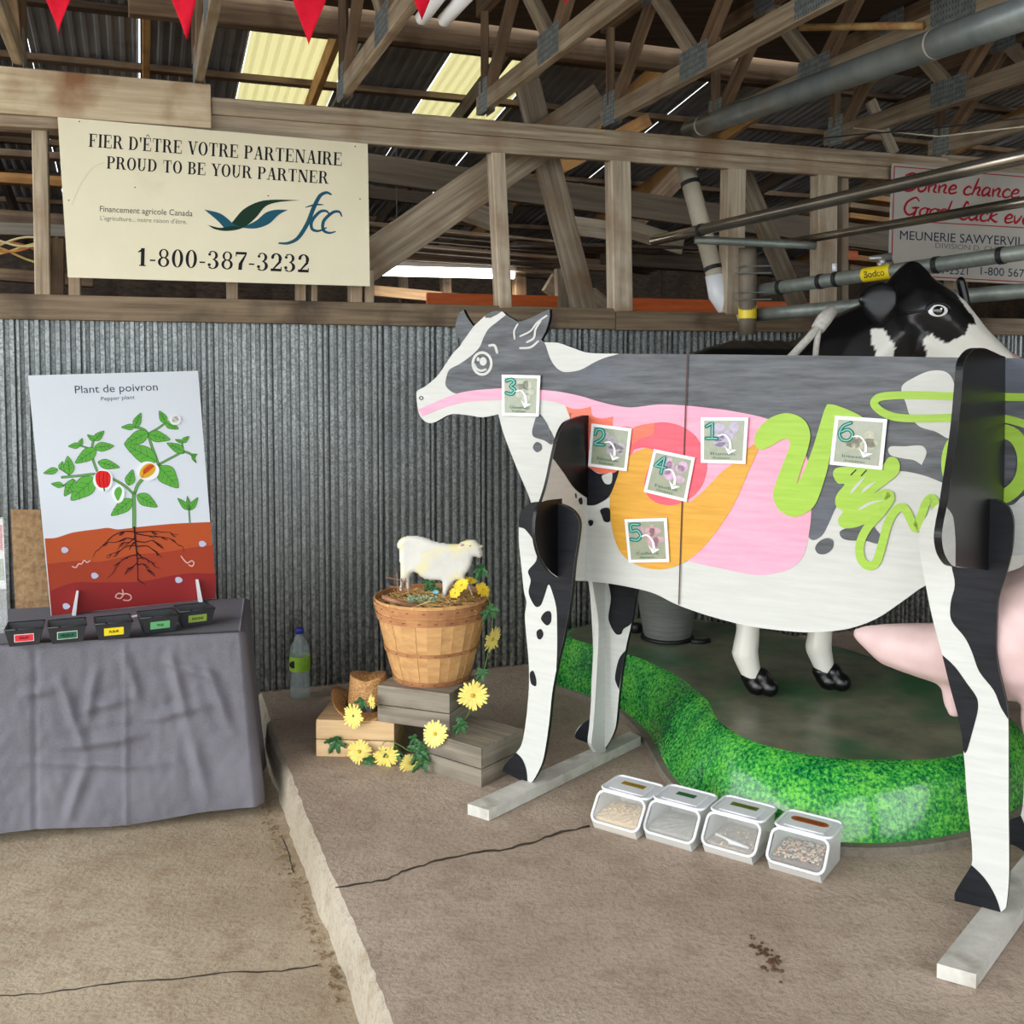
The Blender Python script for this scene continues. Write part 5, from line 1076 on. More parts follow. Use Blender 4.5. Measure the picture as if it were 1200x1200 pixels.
mk('hat_band', V, [[k, (k + 1) % n_, n_ + (k + 1) % n_, n_ + k] for k in range(n_)], pm('dark_leather', (44, 28, 28), bump=0, rough=.35), HT, smooth=True)

# ---------------- water bottle by the wall ----------------
bc = onz(352, 817, PZ); WB = thing('water_bottle', 'clear plastic bottle with lime label and blue cap against the wall', 'bottle', bc)
m, N, L, b = base_mat('clear_bottle', .1); b.inputs['Base Color'].default_value = lin((176, 190, 190)); b.inputs['Alpha'].default_value = .35; M_bot = m
mb = MB(); mb.lathe(bc, [(.040, .001), (.048, .012), (.048, .10), (.045, .115), (.049, .13), (.049, .22), (.044, .25), (.020, .298), (.018, .312)], 24); mb.build('bottle_body', M_bot, WB, smooth=True)
mb = MB(); mb.lathe(bc, [(.0495, .135), (.0495, .205)], 24, caps=False); mb.build('bottle_label', pm('lime_label', (150, 190, 50), (120, 170, 40), (20, 20, 20), bump=0), WB, smooth=True)
mb = MB(); mb.lathe(bc, [(.021, .312), (.021, .334), (.018, .336)], 16); mb.build('bottle_cap', pm('blue_cap', (36, 52, 150), bump=0, rough=.4), WB, smooth=True)
q = [bc + Vector((-.022 + .02 * math.cos(a_), -.0455 - .003 * math.cos(a_), .17 + .018 * math.sin(a_))) for a_ in [k * .7 for k in range(9)]]; mk('label_spot', q, [list(range(9))], M_edge_k, WB, recalc=False)
# ---------------- table, cloth ----------------
TF_L = onz(-30, 759, TZ); TF_R = onz(281, 742, TZ); XT = (TF_R - TF_L).normalized(); YT = ZUP.cross(XT)
TB = thing('folding_table', 'folding table hidden under the grey cloth', 'table', (TF_L + TF_R) / 2 + YT * .3 - ZUP * TZ)
tl = (TF_R - TF_L).length; P = lambda x, y, z: TF_L + XT * x + YT * y + ZUP * (z - TZ)
TX0 = -.55
mb = MB(); mb.box(P((tl + TX0) / 2, .32, TZ - .025), XT, YT, ZUP, (tl - TX0) / 2 - .02, .30, .018); mb.build('tabletop', pm('table_plastic', (190, 190, 186), bump=0), TB)
for x in (TX0 + .1, tl - .12):
    for y in (.08, .56): mb = MB(); mb.tube([P(x, y, 0), P(x, y, TZ - .04)], .014, 8); mb.build('leg', M_edge_k, TB)
M_cloth = pm('grey_tablecloth', (96, 94, 102), (112, 110, 118), (300, 300, 300), .85, 0, .12, 2, bdist=.002, c3=(122, 120, 128), s3=1.6)
hem = [(-260, 976), (-120, 973), (0, 968), (60, 963), (130, 953), (200, 939), (293, 924)]
random.seed(5)
creases = [((.10, .62), (.78, .70)), ((.30, .15), (.42, .66)), ((.42, .62), (.33, .98)), ((.55, .05), (.62, .4)), ((.60, .45), (.90, .38)), ((.72, .02), (.80, .55)), ((.80, .50), (.86, .98)), ((.35, .38), (.62, .30)), ((.15, .28), (.30, .24)), ((.25, .58), (.70, .50)), ((.66, .10), (.98, .30)), ((.45, .12), (.40, .5)), ((.86, .12), (.95, .6))]
def crease(s, t):
    """ironing folds and pulls in the hanging cloth"""
    v = .0
    for (a_, b2), (c2, d2) in creases:
        dx, dy = c2 - a_, d2 - b2; L2 = dx * dx + dy * dy; k = ((s - a_) * dx + (t - b2) * dy) / L2; k = min(1, max(0, k)); d_ = ((s - a_ - k * dx) * (s - a_ - k * dx) * 2.2 + (t - b2 - k * dy) ** 2) ** .5
        v += .010 * math.exp(-(d_ / .028) ** 2) * math.sin(math.pi * k) - .006 * math.exp(-((d_ - .05) / .035) ** 2) * math.sin(math.pi * k)
    v += .0065 * math.exp(-(abs(s - .555) / .007) ** 2) - .0075 * math.exp(-(abs(s - .22) / .010) ** 2)
    v += .004 * noise.noise(Vector((s * 9, t * 5, 0))) + .003 * noise.noise(Vector((s * 30, t * 16, 3)))
    return v
nx, nz_ = 170, 56; V = []; F_ = []
XS = [TX0 + (tl - TX0) * i / nx for i in range(nx + 1)]
DR = TZ + .004
for j in range(nz_ + 1):
    t = j / nz_
    for i in range(nx + 1):
        x = XS[i]; s_ = (x + 0.0) / tl
        bottom = .035 + .010 * math.sin(x * 9) ; z = DR - (DR - bottom) * t
        out = .012 + .05 * t + crease(s_, t) * (1.25 if t > .03 else t / .03) + t * t * .012 * math.sin(x * 4.5 + 1) + max(0, (x - tl + .12) / .12) * .0
        r_ = .014
        if t < .03: out *= t / .03
        V.append(P(x + t * .05 * max(0, (s_ - .8) / .2), -out, z))
F_ = [[j * (nx + 1) + i, j * (nx + 1) + i + 1, (j + 1) * (nx + 1) + i + 1, (j + 1) * (nx + 1) + i] for j in range(nz_) for i in range(nx)]
# top and right side drape
b0 = len(V); ny = 14
for j in range(1, ny + 1):
    for i in range(nx + 1): V.append(P(XS[i], .62 * j / ny, DR + .002 * noise.noise(Vector((XS[i] * 12, j, 0)))))
idx = lambda j, i: (i if j == 0 else b0 + (j - 1) * (nx + 1) + i)
F_ += [[idx(j, i), idx(j, i + 1), idx(j + 1, i + 1), idx(j + 1, i)] for j in range(ny) for i in range(nx)]
c0 = len(V)
for j in range(1, nz_ + 1):
    t = j / nz_
    for i in range(ny + 1):
        y = .62 * i / ny; z = DR - (DR - .04) * t; k = (1 - i / ny)
        V.append(P(tl + .02 + .05 * t + .018 * math.sin(i * .9) * t, y - (.012 + .05 * t) * k * k * k, z) if i else V[j * (nx + 1) + nx])
sid = lambda j, i: ((nx if i == 0 else b0 + (i - 1) * (nx + 1) + nx) if j == 0 else (j * (nx + 1) + nx if i == 0 else c0 + (j - 1) * (ny + 1) + i))
F_ += [[sid(j, i), sid(j, i + 1), sid(j + 1, i + 1), sid(j + 1, i)] for j in range(nz_) for i in range(ny)]
o = mk('tablecloth', V, F_, M_cloth, smooth=True, recalc=False); tag(o, 'wrinkled dark grey cloth draped over the table to the floor', 'tablecloth')
mb = MB(); q0, q1 = onz(0, 972, .012), onz(112, 961, .012); mb.box((q0 + q1) / 2 + YT * .1, XT, YT, ZUP, .30, .08, .012); tag(mb.build('blue_mat', pm('navy_fabric', (24, 34, 66), bump=0, rough=.9)), 'edge of a navy blue bundle peeking from under the grey cloth', 'bundle')

# ---------------- pepper plant board ----------------
bl = onz(60, 721, TZ + .006); br = onz(253, 701, TZ + .006); XB = (br - bl).normalized(); nb = XB.cross(ZUP); nb = nb if nb.dot(CAM - bl) > 0 else -nb
up = (ZUP * math.cos(math.radians(9)) - nb * math.sin(math.radians(9))).normalized(); PP = Plane(bl, XB, up)
PBD = thing('pepper_plant_board', 'tall white printed board showing a pepper plant with red soil', 'board', bl.lerp(br, .5))
M_bw = pm('white_print_board', (216, 222, 230), bump=0, rough=.35); M_bedge = pm('foam_edge', (200, 204, 206), bump=0)
OUTB = [(33, 440), (232, 434.5), (253.5, 701), (60, 722)]
BB = slab('board_panel', PP, OUTB, -.010, 0, M_bw, PBD, M_bedge, smooth=0)
g5 = lambda L_: [(20 + p[0] / 4.1375, 430 + p[1] / 4.1375) + tuple(p[2:]) for p in L_]
flat = lambda n_, c: pm(n_, c, bump=0, rough=.6, spec=.2)
LY = .0007
def bp_(pts, k, mat, sm=3, nm='printed_soil'): return patch(nm, PP, g5(pts), LY * k, mat, BB, sm)
s1 = smooth_px(g5([(134, 832), (190, 828), (270, 803), (400, 785), (440, 780), (490, 788), (600, 775), (760, 760), (938, 752)]), 4, False)
patch('printed_soil', PP, s1 + [(252.8, 701), (60.4, 721.5)], LY, flat('soil_orange', (190, 84, 42)), BB, 0)
s2 = smooth_px(g5([(147, 955), (300, 940), (400, 945), (560, 910), (700, 900), (850, 875), (950, 865)]), 4, False)
patch('printed_soil', PP, s2 + [(252.8, 701), (60.6, 721.3)], LY * 2, flat('soil_rust', (170, 64, 38)), BB, 0)
s3_ = smooth_px(g5([(160, 1085), (280, 1045), (400, 1045), (600, 1040), (760, 1010), (850, 1000), (962, 1003)]), 4, False)
patch('printed_soil', PP, s3_ + [(252.8, 700.8), (60.8, 721.2)], LY * 3, flat('soil_red', (150, 40, 40)), BB, 0)
gl = PX(); go = PX(); gv = PX()
def leaf(p0, p1, w):
    (x0, y0), (x1, y1) = g5([p0, p1]); w = w / 4.1375; dx, dy = x1 - x0, y1 - y0; L_ = math.hypot(dx, dy); nx_, ny_ = -dy / L_, dx / L_
    def shape(e): return [(x0 + dx * t + nx_ * (w / 2 * k + e * s_) * s_, y0 + dy * t + ny_ * (w / 2 * k + e * s_) * s_) for t, k, s_ in ((-.02 - e / L_, 0, 1), (.15, .75, 1), (.38, 1, 1), (.7, .62, 1), (1 + e * 1.3 / L_, 0, 1), (.7, .62, -1), (.38, 1, -1), (.15, .75, -1))]
    sh = lambda e: [(x0 + dx * t + nx_ * s_ * (w / 2 * k + (e if k else 0)), y0 + dy * t + ny_ * s_ * (w / 2 * k + (e if k else 0))) for t, k, s_ in ((-.02 - e / L_, 0, 1), (.15, .75, 1), (.38, 1, 1), (.7, .62, 1), (1 + e * 1.5 / L_, 0, 1), (.7, .62, -1), (.38, 1, -1), (.15, .75, -1))]
    go.poly(sh(.55), 3); gl.poly(sh(0), 3); gv.line([(x0, y0), (x0 + dx * .85, y0 + dy * .85)], .45, smooth=0)
    if w > 8:
        for t in (.25, .45, .65):
            for s_ in (-1, 1): gv.line([(x0 + dx * t, y0 + dy * t), (x0 + dx * (t + .15) + nx_ * s_ * w * .32, y0 + dy * (t + .15) + ny_ * s_ * w * .32)], .35, smooth=0)
for a_, b2, w in [((570, 290), (600, 225), 36), ((570, 290), (507, 293), 26), ((720, 270), (690, 215), 34), ((720, 270), (780, 300), 36), ((632, 320), (520, 375), 62), ((640, 328), (740, 352), 52), ((672, 455), (522, 375), 78), ((690, 485), (780, 585), 88), ((808, 410), (728, 370), 40), ((800, 365), (768, 353), 14), ((800, 365), (832, 338), 22), ((845, 430), (872, 425), 12), ((848, 432), (868, 465), 12), ((380, 400), (283, 465), 60), ((375, 355), (342, 330), 22), ((375, 355), (420, 312), 34), ((378, 390), (468, 383), 42), ((303, 380), (250, 385), 26), ((303, 380), (315, 348), 20), ((395, 462), (495, 487), 44), ((255, 520), (245, 435), 50), ((210, 495), (220, 460), 24), ((195, 498), (130, 515), 30), ((278, 550), (230, 625), 50), ((222, 575), (167, 567), 26), ((372, 540), (262, 645), 92), ((540, 572), (560, 500), 46), ((555, 645), (457, 720), 62), ((585, 622), (677, 678), 58), ((835, 690), (825, 628), 18), ((833, 692), (780, 638), 28), ((837, 692), (875, 635), 28)]: leaf(a_, b2, w)
gs = PX(); gso = PX()
for pts, w in [([(568, 782), (568, 700), (566, 640), (568, 612)], 3.8), ([(566, 618), (520, 575), (455, 540), (385, 520), (300, 528), (218, 535)], 2.2), ([(388, 505), (362, 425), (370, 352)], 2.2), ([(570, 612), (590, 565), (640, 515), (692, 474)], 3.2), ([(688, 480), (655, 390), (625, 312), (570, 290)], 2.4), ([(640, 322), (680, 300), (720, 272)], 1.8), ([(690, 472), (750, 440), (812, 412), (862, 436)], 2.0), ([(806, 418), (800, 365)], 1.4), ([(252, 522), (205, 490)], 1.2), ([(370, 402), (303, 380)], 1.2), ([(833, 688), (838, 760)], 1.2), ([(270, 545), (222, 578)], 1.2)]:
    gso.line(g5(pts), w + .9); gs.line(g5(pts), w)
M_lg = flat('print_leaf_green', (98, 176, 68)); M_lo = flat('print_leaf_outline', (34, 84, 42)); M_ls = flat('print_stem_green', (108, 160, 92))
gso.build('printed_stem', PP, LY * 1.0, M_lo, BB); gs.build('printed_stem', PP, LY * 2, M_ls, BB); go.build('printed_leaf_outline', PP, LY * 3, M_lo, BB); gl.build('printed_leaf', PP, LY * 4, M_lg, BB); gv.build('printed_leaf_vein', PP, LY * 5, M_lo, BB)
rt_ = PX(); random.seed(11)
def root(pts, w, br_=3):
    rt_.line(g5(pts), w, smooth=3, taper=lambda t: 1.15 - .7 * t)
    if br_:
        for _ in range(br_ * 2):
            i = random.randrange(1, len(pts)); x, y = pts[i]; sgn = 1 if x > 575 else -1
            root([(x, y), (x + sgn * random.uniform(8, 22), y + random.uniform(4, 18)), (x + sgn * random.uniform(20, 40), y + random.uniform(12, 40))], w * .7, 0)
root([(568, 778), (574, 850), (580, 900), (584, 960), (585, 1030)], 2.2, 3)
for r_ in ([(570, 800), (520, 798), (470, 815), (430, 850), (398, 885)], [(574, 803), (650, 797), (700, 800), (742, 802)], [(574, 808), (640, 820), (700, 825), (745, 835), (782, 865)], [(576, 840), (530, 830), (480, 850), (440, 850)], [(578, 865), (530, 870), (500, 890), (455, 908)], [(580, 870), (630, 868), (655, 885), (680, 905)], [(582, 910), (540, 920), (500, 945), (472, 990)], [(584, 930), (610, 925), (640, 940), (655, 952)], [(585, 960), (610, 955), (625, 970), (630, 985)], [(582, 950), (565, 965), (545, 975)], [(577, 845), (620, 850), (655, 840), (672, 850)], [(576, 820), (545, 850), (520, 850)]): root(r_, 1.25)
rt_.build('printed_root', PP, LY * 5, flat('root_ink', (62, 26, 24)), BB)
ws = PX()
for w in ([(268, 968), (285, 972), (298, 955), (312, 955), (325, 938), (338, 948), (352, 940)], [(795, 918), (810, 938), (825, 950), (845, 940), (857, 950), (848, 966), (832, 960)], [(510, 1080), (512, 1100), (490, 1098), (477, 1115), (500, 1122), (520, 1100), (545, 1105), (553, 1120), (540, 1132), (515, 1130)]): ws.line(g5(w), 1.5)
ws.build('printed_worm', PP, LY * 6, flat('worm_pink', (232, 180, 168)), BB)
st = PX()
for x, y in ((230, 888), (375, 1012), (897, 858), (782, 1033), (237, 1160)): st.poly([(20 + (x + 20 * math.cos(k) * (1 - .2 * (k % 2))) / 4.1375, 430 + (y + 15 * math.sin(k)) / 4.1375) for k in range(6)], 3)
st.build('printed_stone', PP, LY * 6, flat('stone_lilac', (196, 198, 222)), BB)
text_px('lettering', 'Plant de poivron', (88, 461), (185, 457.5), 9, PP, LY, flat('ink_slate', (62, 66, 80)), BB, rise=(-.08, -1))
text_px('lettering', 'Pepper plant', (118.5, 469.5), (158, 467.5), 4.6, PP, LY, MATS['ink_slate'], BB, rise=(-.08, -1))
def sticker(nm, cx, cy, w, h, draw, lab=None):
    o2 = slab(nm, PP, g5([(cx + w * math.cos(k * .63) * (1 + .06 * math.sin(k * 3)), cy + h * math.sin(k * .63)) for k in range(10)]), .003, .006, M_card, PBD, smooth=3)
    if lab: o2['label'] = lab
    draw(o2); return o2
def dr(o2):
    patch('printed_pepper', PP, g5([(380, 525), (390, 508), (415, 504), (440, 510), (452, 530), (450, 565), (435, 585), (400, 585), (382, 560)]), .0066, flat('pepper_red', (226, 36, 34)), o2, 3)
    for x in (400, 420, 436): stroke('printed_line', PP, g5([(x, 512), (x - 3, 545), (x + 2, 580)]), .6, .0072, flat('dark_red', (140, 16, 20)), o2)
    stroke('printed_stem', PP, g5([(420, 586), (422, 600)]), 1.6, .0072, M_lo, o2)
sticker('red_pepper_sticker', 416, 550, 47, 54, dr, 'raised cutout of a red pepper')
def dy(o2):
    patch('printed_pepper', PP, g5([(592, 525), (600, 495), (625, 472), (655, 470), (670, 490), (662, 515), (635, 535), (605, 540)]), .0066, flat('pepper_yellow', (222, 172, 40)), o2, 3)
    patch('printed_pepper', PP, g5([(610, 500), (640, 474), (664, 480), (640, 505), (615, 520)]), .0072, flat('pepper_orange', (212, 84, 34)), o2, 3)
    stroke('printed_line', PP, g5([(605, 535), (625, 500), (660, 482)]), .5, .0078, flat('dark_red', (140, 16, 20)), o2)
sticker('yellow_pepper_sticker', 632, 505, 56, 46, dy, 'raised cutout of a ripening yellow pepper')
def dl(o2): patch('printed_leaf', PP, g5([(487, 650), (470, 615), (478, 590), (496, 582), (508, 600), (500, 630)]), .0066, M_lg, o2, 3)
sticker('leaf_sticker', 488, 615, 32, 46, dl, 'raised cutout of a leaf')
def dw(o2):
    for k in range(5): patch('printed_petal', PP, g5([(765 + 10 * math.cos(k * 1.26) + 8 * math.cos(q), 255 + 10 * math.sin(k * 1.26) + 8 * math.sin(q)) for q in (0, 1.3, 2.6, 3.9, 5.2)]), .0066 + .0004 * k, flat('petal_grey%d' % (k % 2), ((176, 176, 168), (206, 206, 200))[k % 2]), o2, 2)
sticker('flower_sticker', 765, 256, 28, 26, dw, 'raised cutout of a small white flower')
# easel prongs
ES = thing('wire_easel', 'white easel with two angled prongs holding the pepper plant board', 'easel', PP.p(150, 712, -.05))
for (a_, b2) in (((90, 692), (85, 723)), ((229.5, 679), (233.5, 708))):
    p1, p2 = PP.p(*a_, .034), PP.p(*b2, .045); mb = MB(); d_ = (p2 - p1).normalized()
    V = [p1 + XB * -.002, p1 + XB * .004, p2 + XB * .008, p2 - XB * .006]; V += [v - PP.n * .034 for v in V]; mk('prong', V, [[0, 1, 2, 3], [7, 6, 5, 4]] + [[i, (i + 1) % 4, 4 + (i + 1) % 4, 4 + i] for i in range(4)], M_wplast, ES)
mb = MB(); q0, q1 = PP.p(85, 722, -.02), PP.p(233, 706, -.02); q0.z = q1.z = TZ + .012; mb.tube([q0, q1], .006, 6); mb.tube([q0, q0 - PP.n * .2], .005, 6); mb.tube([q1, q1 - PP.n * .2], .005, 6); mb.build('easel_foot', M_wplast, ES)

# chipboard sheet and leaflet stand at the left end
q = onz(19, 716, TZ + .006); PO = Plane(q + YT * .06, XT, (ZUP - (-YT) * .06).normalized())
tag(slab('chipboard_sheet', PO, [(12.5, 597), (47, 597.5), (64, 714), (18, 716)], -.012, 0, M_osb, None, M_osb, smooth=0), 'bare brown chipboard sheet leaning behind the pepper plant board', 'board')
LS = thing('leaflet_stand', 'clear acrylic leaflet stand at the left frame edge', 'stand', onz(0, 735, TZ)); PL_ = Plane(onz(0, 742, TZ + .006), XT, (ZUP + YT * .1).normalized())
slab('acrylic_sheet', PL_, [(-40, 606), (4, 606), (10, 742), (-34, 742)], .002, .006, M_clear, LS, smooth=0)
lf = slab('leaflet', PL_, [(-40, 608), (3, 608), (7.5, 690), (-36, 690)], -.003, 0, M_card, LS, smooth=0)
patch('printed_field', PL_, [(-38, 615), (2.4, 615), (3.6, 645), (-37, 645)], .0008, flat('leaflet_red', (206, 40, 60)), lf, 0); patch('printed_field', PL_, [(-38, 655), (4.0, 655), (6, 680), (-37, 680)], .0008, flat('leaflet_green', (140, 160, 130)), lf, 0)

# ---------------- five small black bins on the table ----------------
M_bin = pm('black_bin_plastic', (34, 36, 40), (44, 46, 50), (20, 20, 20), .38, bump=.05)
def tray(uL, vL, uR, vR, lab, lcol, word, txt, dark=False):
    fl2 = onz(uL, vL, TZ + .009); fr2 = onz(uR, vR, TZ + .009); X = (fr2 - fl2).normalized(); Y = ZUP.cross(X); w = (fr2 - fl2).length; h = .062; dp = .115; T = thing('label_bin', lab, 'bin', (fl2 + fr2) / 2 + Y * dp / 2, 'small black bins along the table edge')
    P = lambda x, y, z: fl2 + X * x + Y * y + ZUP * z; e = .014; t = .004
    ob_ = [P(0, 0, 0), P(w, 0, 0), P(w, dp - .02, 0), P(0, dp - .02, 0)]; ot = [P(-e, -e * .6, h), P(w + e, -e * .6, h), P(w + e, dp, h), P(-e, dp, h)]
    it = [P(-e + t, -e * .6 + t, h), P(w + e - t, -e * .6 + t, h), P(w + e - t, dp - t, h), P(-e + t, dp - t, h)]; ib = [P(t, t, t), P(w - t, t, t), P(w - t, dp - .02 - t, t), P(t, dp - .02 - t, t)]
    V = ob_ + ot + it + ib; F_ = [[3, 2, 1, 0]] + [[i, (i + 1) % 4, 4 + (i + 1) % 4, 4 + i] for i in range(4)] + [[4 + i, 4 + (i + 1) % 4, 8 + (i + 1) % 4, 8 + i] for i in range(4)] + [[8 + i, 8 + (i + 1) % 4, 12 + (i + 1) % 4, 12 + i] for i in range(4)] + [[12, 13, 14, 15]]
    mk('bin_shell', V, F_, M_bin, T)
    mb = MB(); rim = [P(-e, -e * .6, h), P(w + e, -e * .6, h), P(w + e, dp, h), P(-e, dp, h), P(-e, -e * .6, h), P(w * .3, -e * .6, h)]; mb.tube(rim, .0032, 6); mb.build('bin_rim', M_bin, T, smooth=True)
    pu = (P(0, -e * .6, h) - P(0, 0, 0)).normalized(); pl = Plane(P(w / 2, 0, 0) + pu * .030, X, pu); a_, b2 = w * .31, .0125
    mk('paper_label_border', [pl.to3(s_ * (a_ + .002), q * (b2 + .002), .0012) for s_, q in ((-1, -1), (1, -1), (1, 1), (-1, 1))], [[0, 1, 2, 3]], M_card if dark else pm('label_%d_%d_%d' % lcol, lcol, bump=0), T, recalc=False)
    mk('paper_label', [pl.to3(s_ * a_, q * b2, .0019) for s_, q in ((-1, -1), (1, -1), (1, 1), (-1, 1))], [[0, 1, 2, 3]], pm('label_%d_%d_%d' % lcol, lcol, bump=0), T, recalc=False)
    cu = bpy.data.curves.new('lettering', 'FONT'); cu.body = word; cu.align_x = 'CENTER'; cu.size = .0125; cu.offset = .0004; ob2 = bpy.data.objects.new('l', cu); m_ = bpy.data.meshes.new_from_object(ob2); V = [pl.to3(v.co.x, v.co.y - .004, .0026) for v in m_.vertices]; F_ = [list(p.vertices) for p in m_.polygons]; bpy.data.objects.remove(ob2)
    mk('lettering', V, F_, flat('ink_%d_%d' % txt[:2], txt), T, recalc=False)
tray(11, 758, 46, 755, 'small black bin with red label, leftmost of the five on the cloth', (216, 44, 58), 'FRUIT', (90, 10, 20), True)
tray(61, 755, 97, 751.5, 'small black bin with dark green white-edged label', (20, 100, 66), 'FEUILLE', (6, 40, 24), True)
tray(116, 750.5, 151, 747, 'small black bin with yellow label in the middle of the five', (236, 212, 20), 'FLEUR', (70, 62, 10))
tray(170, 743, 205, 739, 'small black bin with mint green label under the board', (104, 176, 116), 'TIGE', (24, 74, 40))
tray(215, 735, 247.5, 731, 'small black bin with olive label at the right cloth corner', (138, 160, 62), 'RACINE', (44, 56, 14))
# pale wooden stand edge seen behind the bins
mb = MB(); q = onz(150, 728, TZ + .006); mb.tube([onz(118, 730, TZ + .02), onz(160, 722, TZ + .02), onz(184, 716, TZ + .035)], [.003, .006, .003], 6); tag(mb.build('leaflet_roll', M_card, smooth=True), 'thin pale roll of paper lying under the pepper plant board', 'paper')

# ---------------- serif lettering for the cream sign ----------------
def SG():
    T_ = .20; h_ = .06
    def R(x0, y0, x1, y1): return [(x0, y0), (x1, y0), (x1, y1), (x0, y1)]
    def st_(x, w=T_, y0=0, y1=1, b=True, t=True, e=.08):
        o_ = [R(x, y0, x + w, y1)]
        if b: o_.append(R(x - e, y0, x + w + e, y0 + h_))
        if t: o_.append(R(x - e, y1 - h_, x + w + e, y1))
        return o_
    def ring(cx, cy, rx, ry, a0, a1, tx, ty, n_=14):
        o_ = []
        for i in range(n_):
            A0 = math.radians(a0 + (a1 - a0) * i / n_); A1 = math.radians(a0 + (a1 - a0) * (i + 1) / n_)
            o_.append([(cx + rx * math.cos(A0), cy + ry * math.sin(A0)), (cx + rx * math.cos(A1), cy + ry * math.sin(A1)), (cx + (rx - tx) * math.cos(A1), cy + (ry - ty) * math.sin(A1)), (cx + (rx - tx) * math.cos(A0), cy + (ry - ty) * math.sin(A0))])
        return o_
    def dg(x0, y0, x1, y1, w): return [(x0, y0), (x0 + w, y0), (x1 + w, y1), (x1, y1)]
    G = {}
    Fb = st_(.08) + [R(.08, .94, .72, 1), R(.28, .48, .52, .54), R(.67, .72, .72, 1), R(.48, .38, .53, .64)]
    G['F'] = (Fb, .78); Eb = Fb + [R(.08, 0, .76, .06), R(.71, 0, .76, .28)]; G['E'] = (Eb, .82)
    G['Ê'] = (Eb + [dg(.25, 1.08, .38, 1.26, .07), dg(.55, 1.08, .40, 1.26, .07)], .82); G['I'] = (st_(.1), .42)
    bowl = lambda x, y, rx, ry: ring(x, y, rx, ry, -90, 90, T_, h_)
    G['R'] = (st_(.08) + bowl(.42, .74, .32, .26) + [R(.28, .94, .43, 1), R(.28, .48, .43, .54), dg(.66, 0, .42, .50, .20), R(.62, 0, .94, .06)], .94)
    G['P'] = (st_(.08) + bowl(.42, .73, .33, .27) + [R(.28, .94, .43, 1), R(.28, .46, .43, .52)], .80)
    G['B'] = (st_(.08) + bowl(.42, .76, .28, .24) + bowl(.42, .27, .34, .27) + [R(.2, .94, .43, 1), R(.28, .48, .43, .54), R(.2, 0, .43, .06)], .82)
    G['D'] = (st_(.08) + ring(.36, .5, .48, .5, -90, 90, T_, h_) + [R(.2, .94, .37, 1), R(.2, 0, .37, .06)], .92)
    G['T'] = (st_(.32, t=False) + [R(.04, .94, .80, 1), R(.04, .70, .09, 1), R(.75, .70, .80, 1)], .86)
    G['V'] = ([dg(.36, 0, .06, 1, .20), dg(.40, 0, .72, 1, .07), R(-.02, .94, .34, 1), R(.60, .94, .90, 1)], .88)
    G['O'] = (ring(.44, .5, .42, .52, 0, 360, T_, .06, 26), .90)
    G['A'] = ([dg(.12, 0, .40, 1, .07), dg(.62, 0, .36, 1, .20), R(.2, .30, .7, .36), R(.0, 0, .30, .06), R(.54, 0, .92, .06)], .92)
    G['N'] = (st_(.10, .07, e=.09) + [dg(.66, 0, .06, 1, .24), R(.76, 0, .83, 1), R(.66, .94, .92, 1)], .98)
    G['U'] = (st_(.10, b=False, y0=.3) + [R(.68, .3, .75, 1), R(.58, .94, .85, 1)] + ring(.425, .33, .325, .35, 180, 360, .15, .07), .92)
    G['Y'] = ([dg(.34, .46, .04, 1, .20), dg(.46, .46, .70, 1, .07), R(-.03, .94, .32, 1), R(.58, .94, .86, 1)] + st_(.34, y1=.5, t=False), .86)
    G["'"] = ([[(.06, .62), (.12, .62), (.18, 1), (.0, 1)]], .24)
    G['1'] = (st_(.22, t=False) + [[(.06, .80), (.06, .74), (.24, .80), (.42, 1), (.30, 1)]], .62)
    G['8'] = (ring(.34, .74, .26, .26, 0, 360, .12, .05, 20) + ring(.34, .27, .31, .28, 0, 360, .15, .06, 20), .70)
    G['0'] = (ring(.34, .5, .31, .51, 0, 360, .17, .05, 22), .70)
    G['3'] = (ring(.30, .75, .28, .25, -90, 140, .15, .05) + ring(.30, .27, .33, .28, -140, 90, .17, .05) + ring(.12, .22, .09, .09, 0, 360, .088, .088, 10) + ring(.13, .80, .08, .08, 0, 360, .078, .078, 10), .70)
    G['7'] = ([R(.04, .86, .64, 1), R(.04, .74, .09, 1), [(.20, 0), (.40, 0), (.42, .35), (.64, .88), (.56, .88), (.22, .35)]], .68)
    G['2'] = (ring(.32, .71, .30, .30, -30, 160, .17, .06) + [[(.03, 0), (.10, 0), (.60, .52), (.50, .62)], R(.03, 0, .62, .15), R(.57, 0, .62, .25)] + ring(.12, .76, .08, .08, 0, 360, .078, .078, 10), .68)
    G['-'] = ([R(.04, .30, .34, .38)], .40); G[' '] = ([], .38)
    return G
GLY = SG()
def serif(parent, txt, p0, p1, hgt, pl, h, mat, sp_=.06, lean=(.03, -1)):
    W_ = sum(GLY[c][1] + sp_ for c in txt) - sp_; q0 = Vector(p0); ex = (Vector(p1) - q0) / W_; up_ = Vector(lean) * hgt; px_ = PX(); x = 0
    for c in txt:
        g_, w = GLY[c]
        for poly in g_: px_.poly([tuple(q0 + ex * (x + a_) + up_ * b2) for a_, b2 in poly])
        x += w + sp_
    return px_.build('lettering', pl, h, mat, parent)
PS = WP.off(.125)
CS = thing('cream_sign', 'cream agricultural lender sign hanging on the timber frame', 'sign', PS.p(250, 335))
M_cream = pm('cream_enamel', (222, 214, 184), (230, 222, 194), (2, 2, 2), .4, bump=0, c3=(206, 196, 164), s3=3, lo3=.6, hi3=.8)
SB = slab('sign_panel', PS, [(67.5, 137), (431, 168.5), (433.5, 335.5), (79.5, 325)], -.006, 0, M_cream, CS, pm('cream_edge', (190, 182, 150), bump=0), smooth=0)
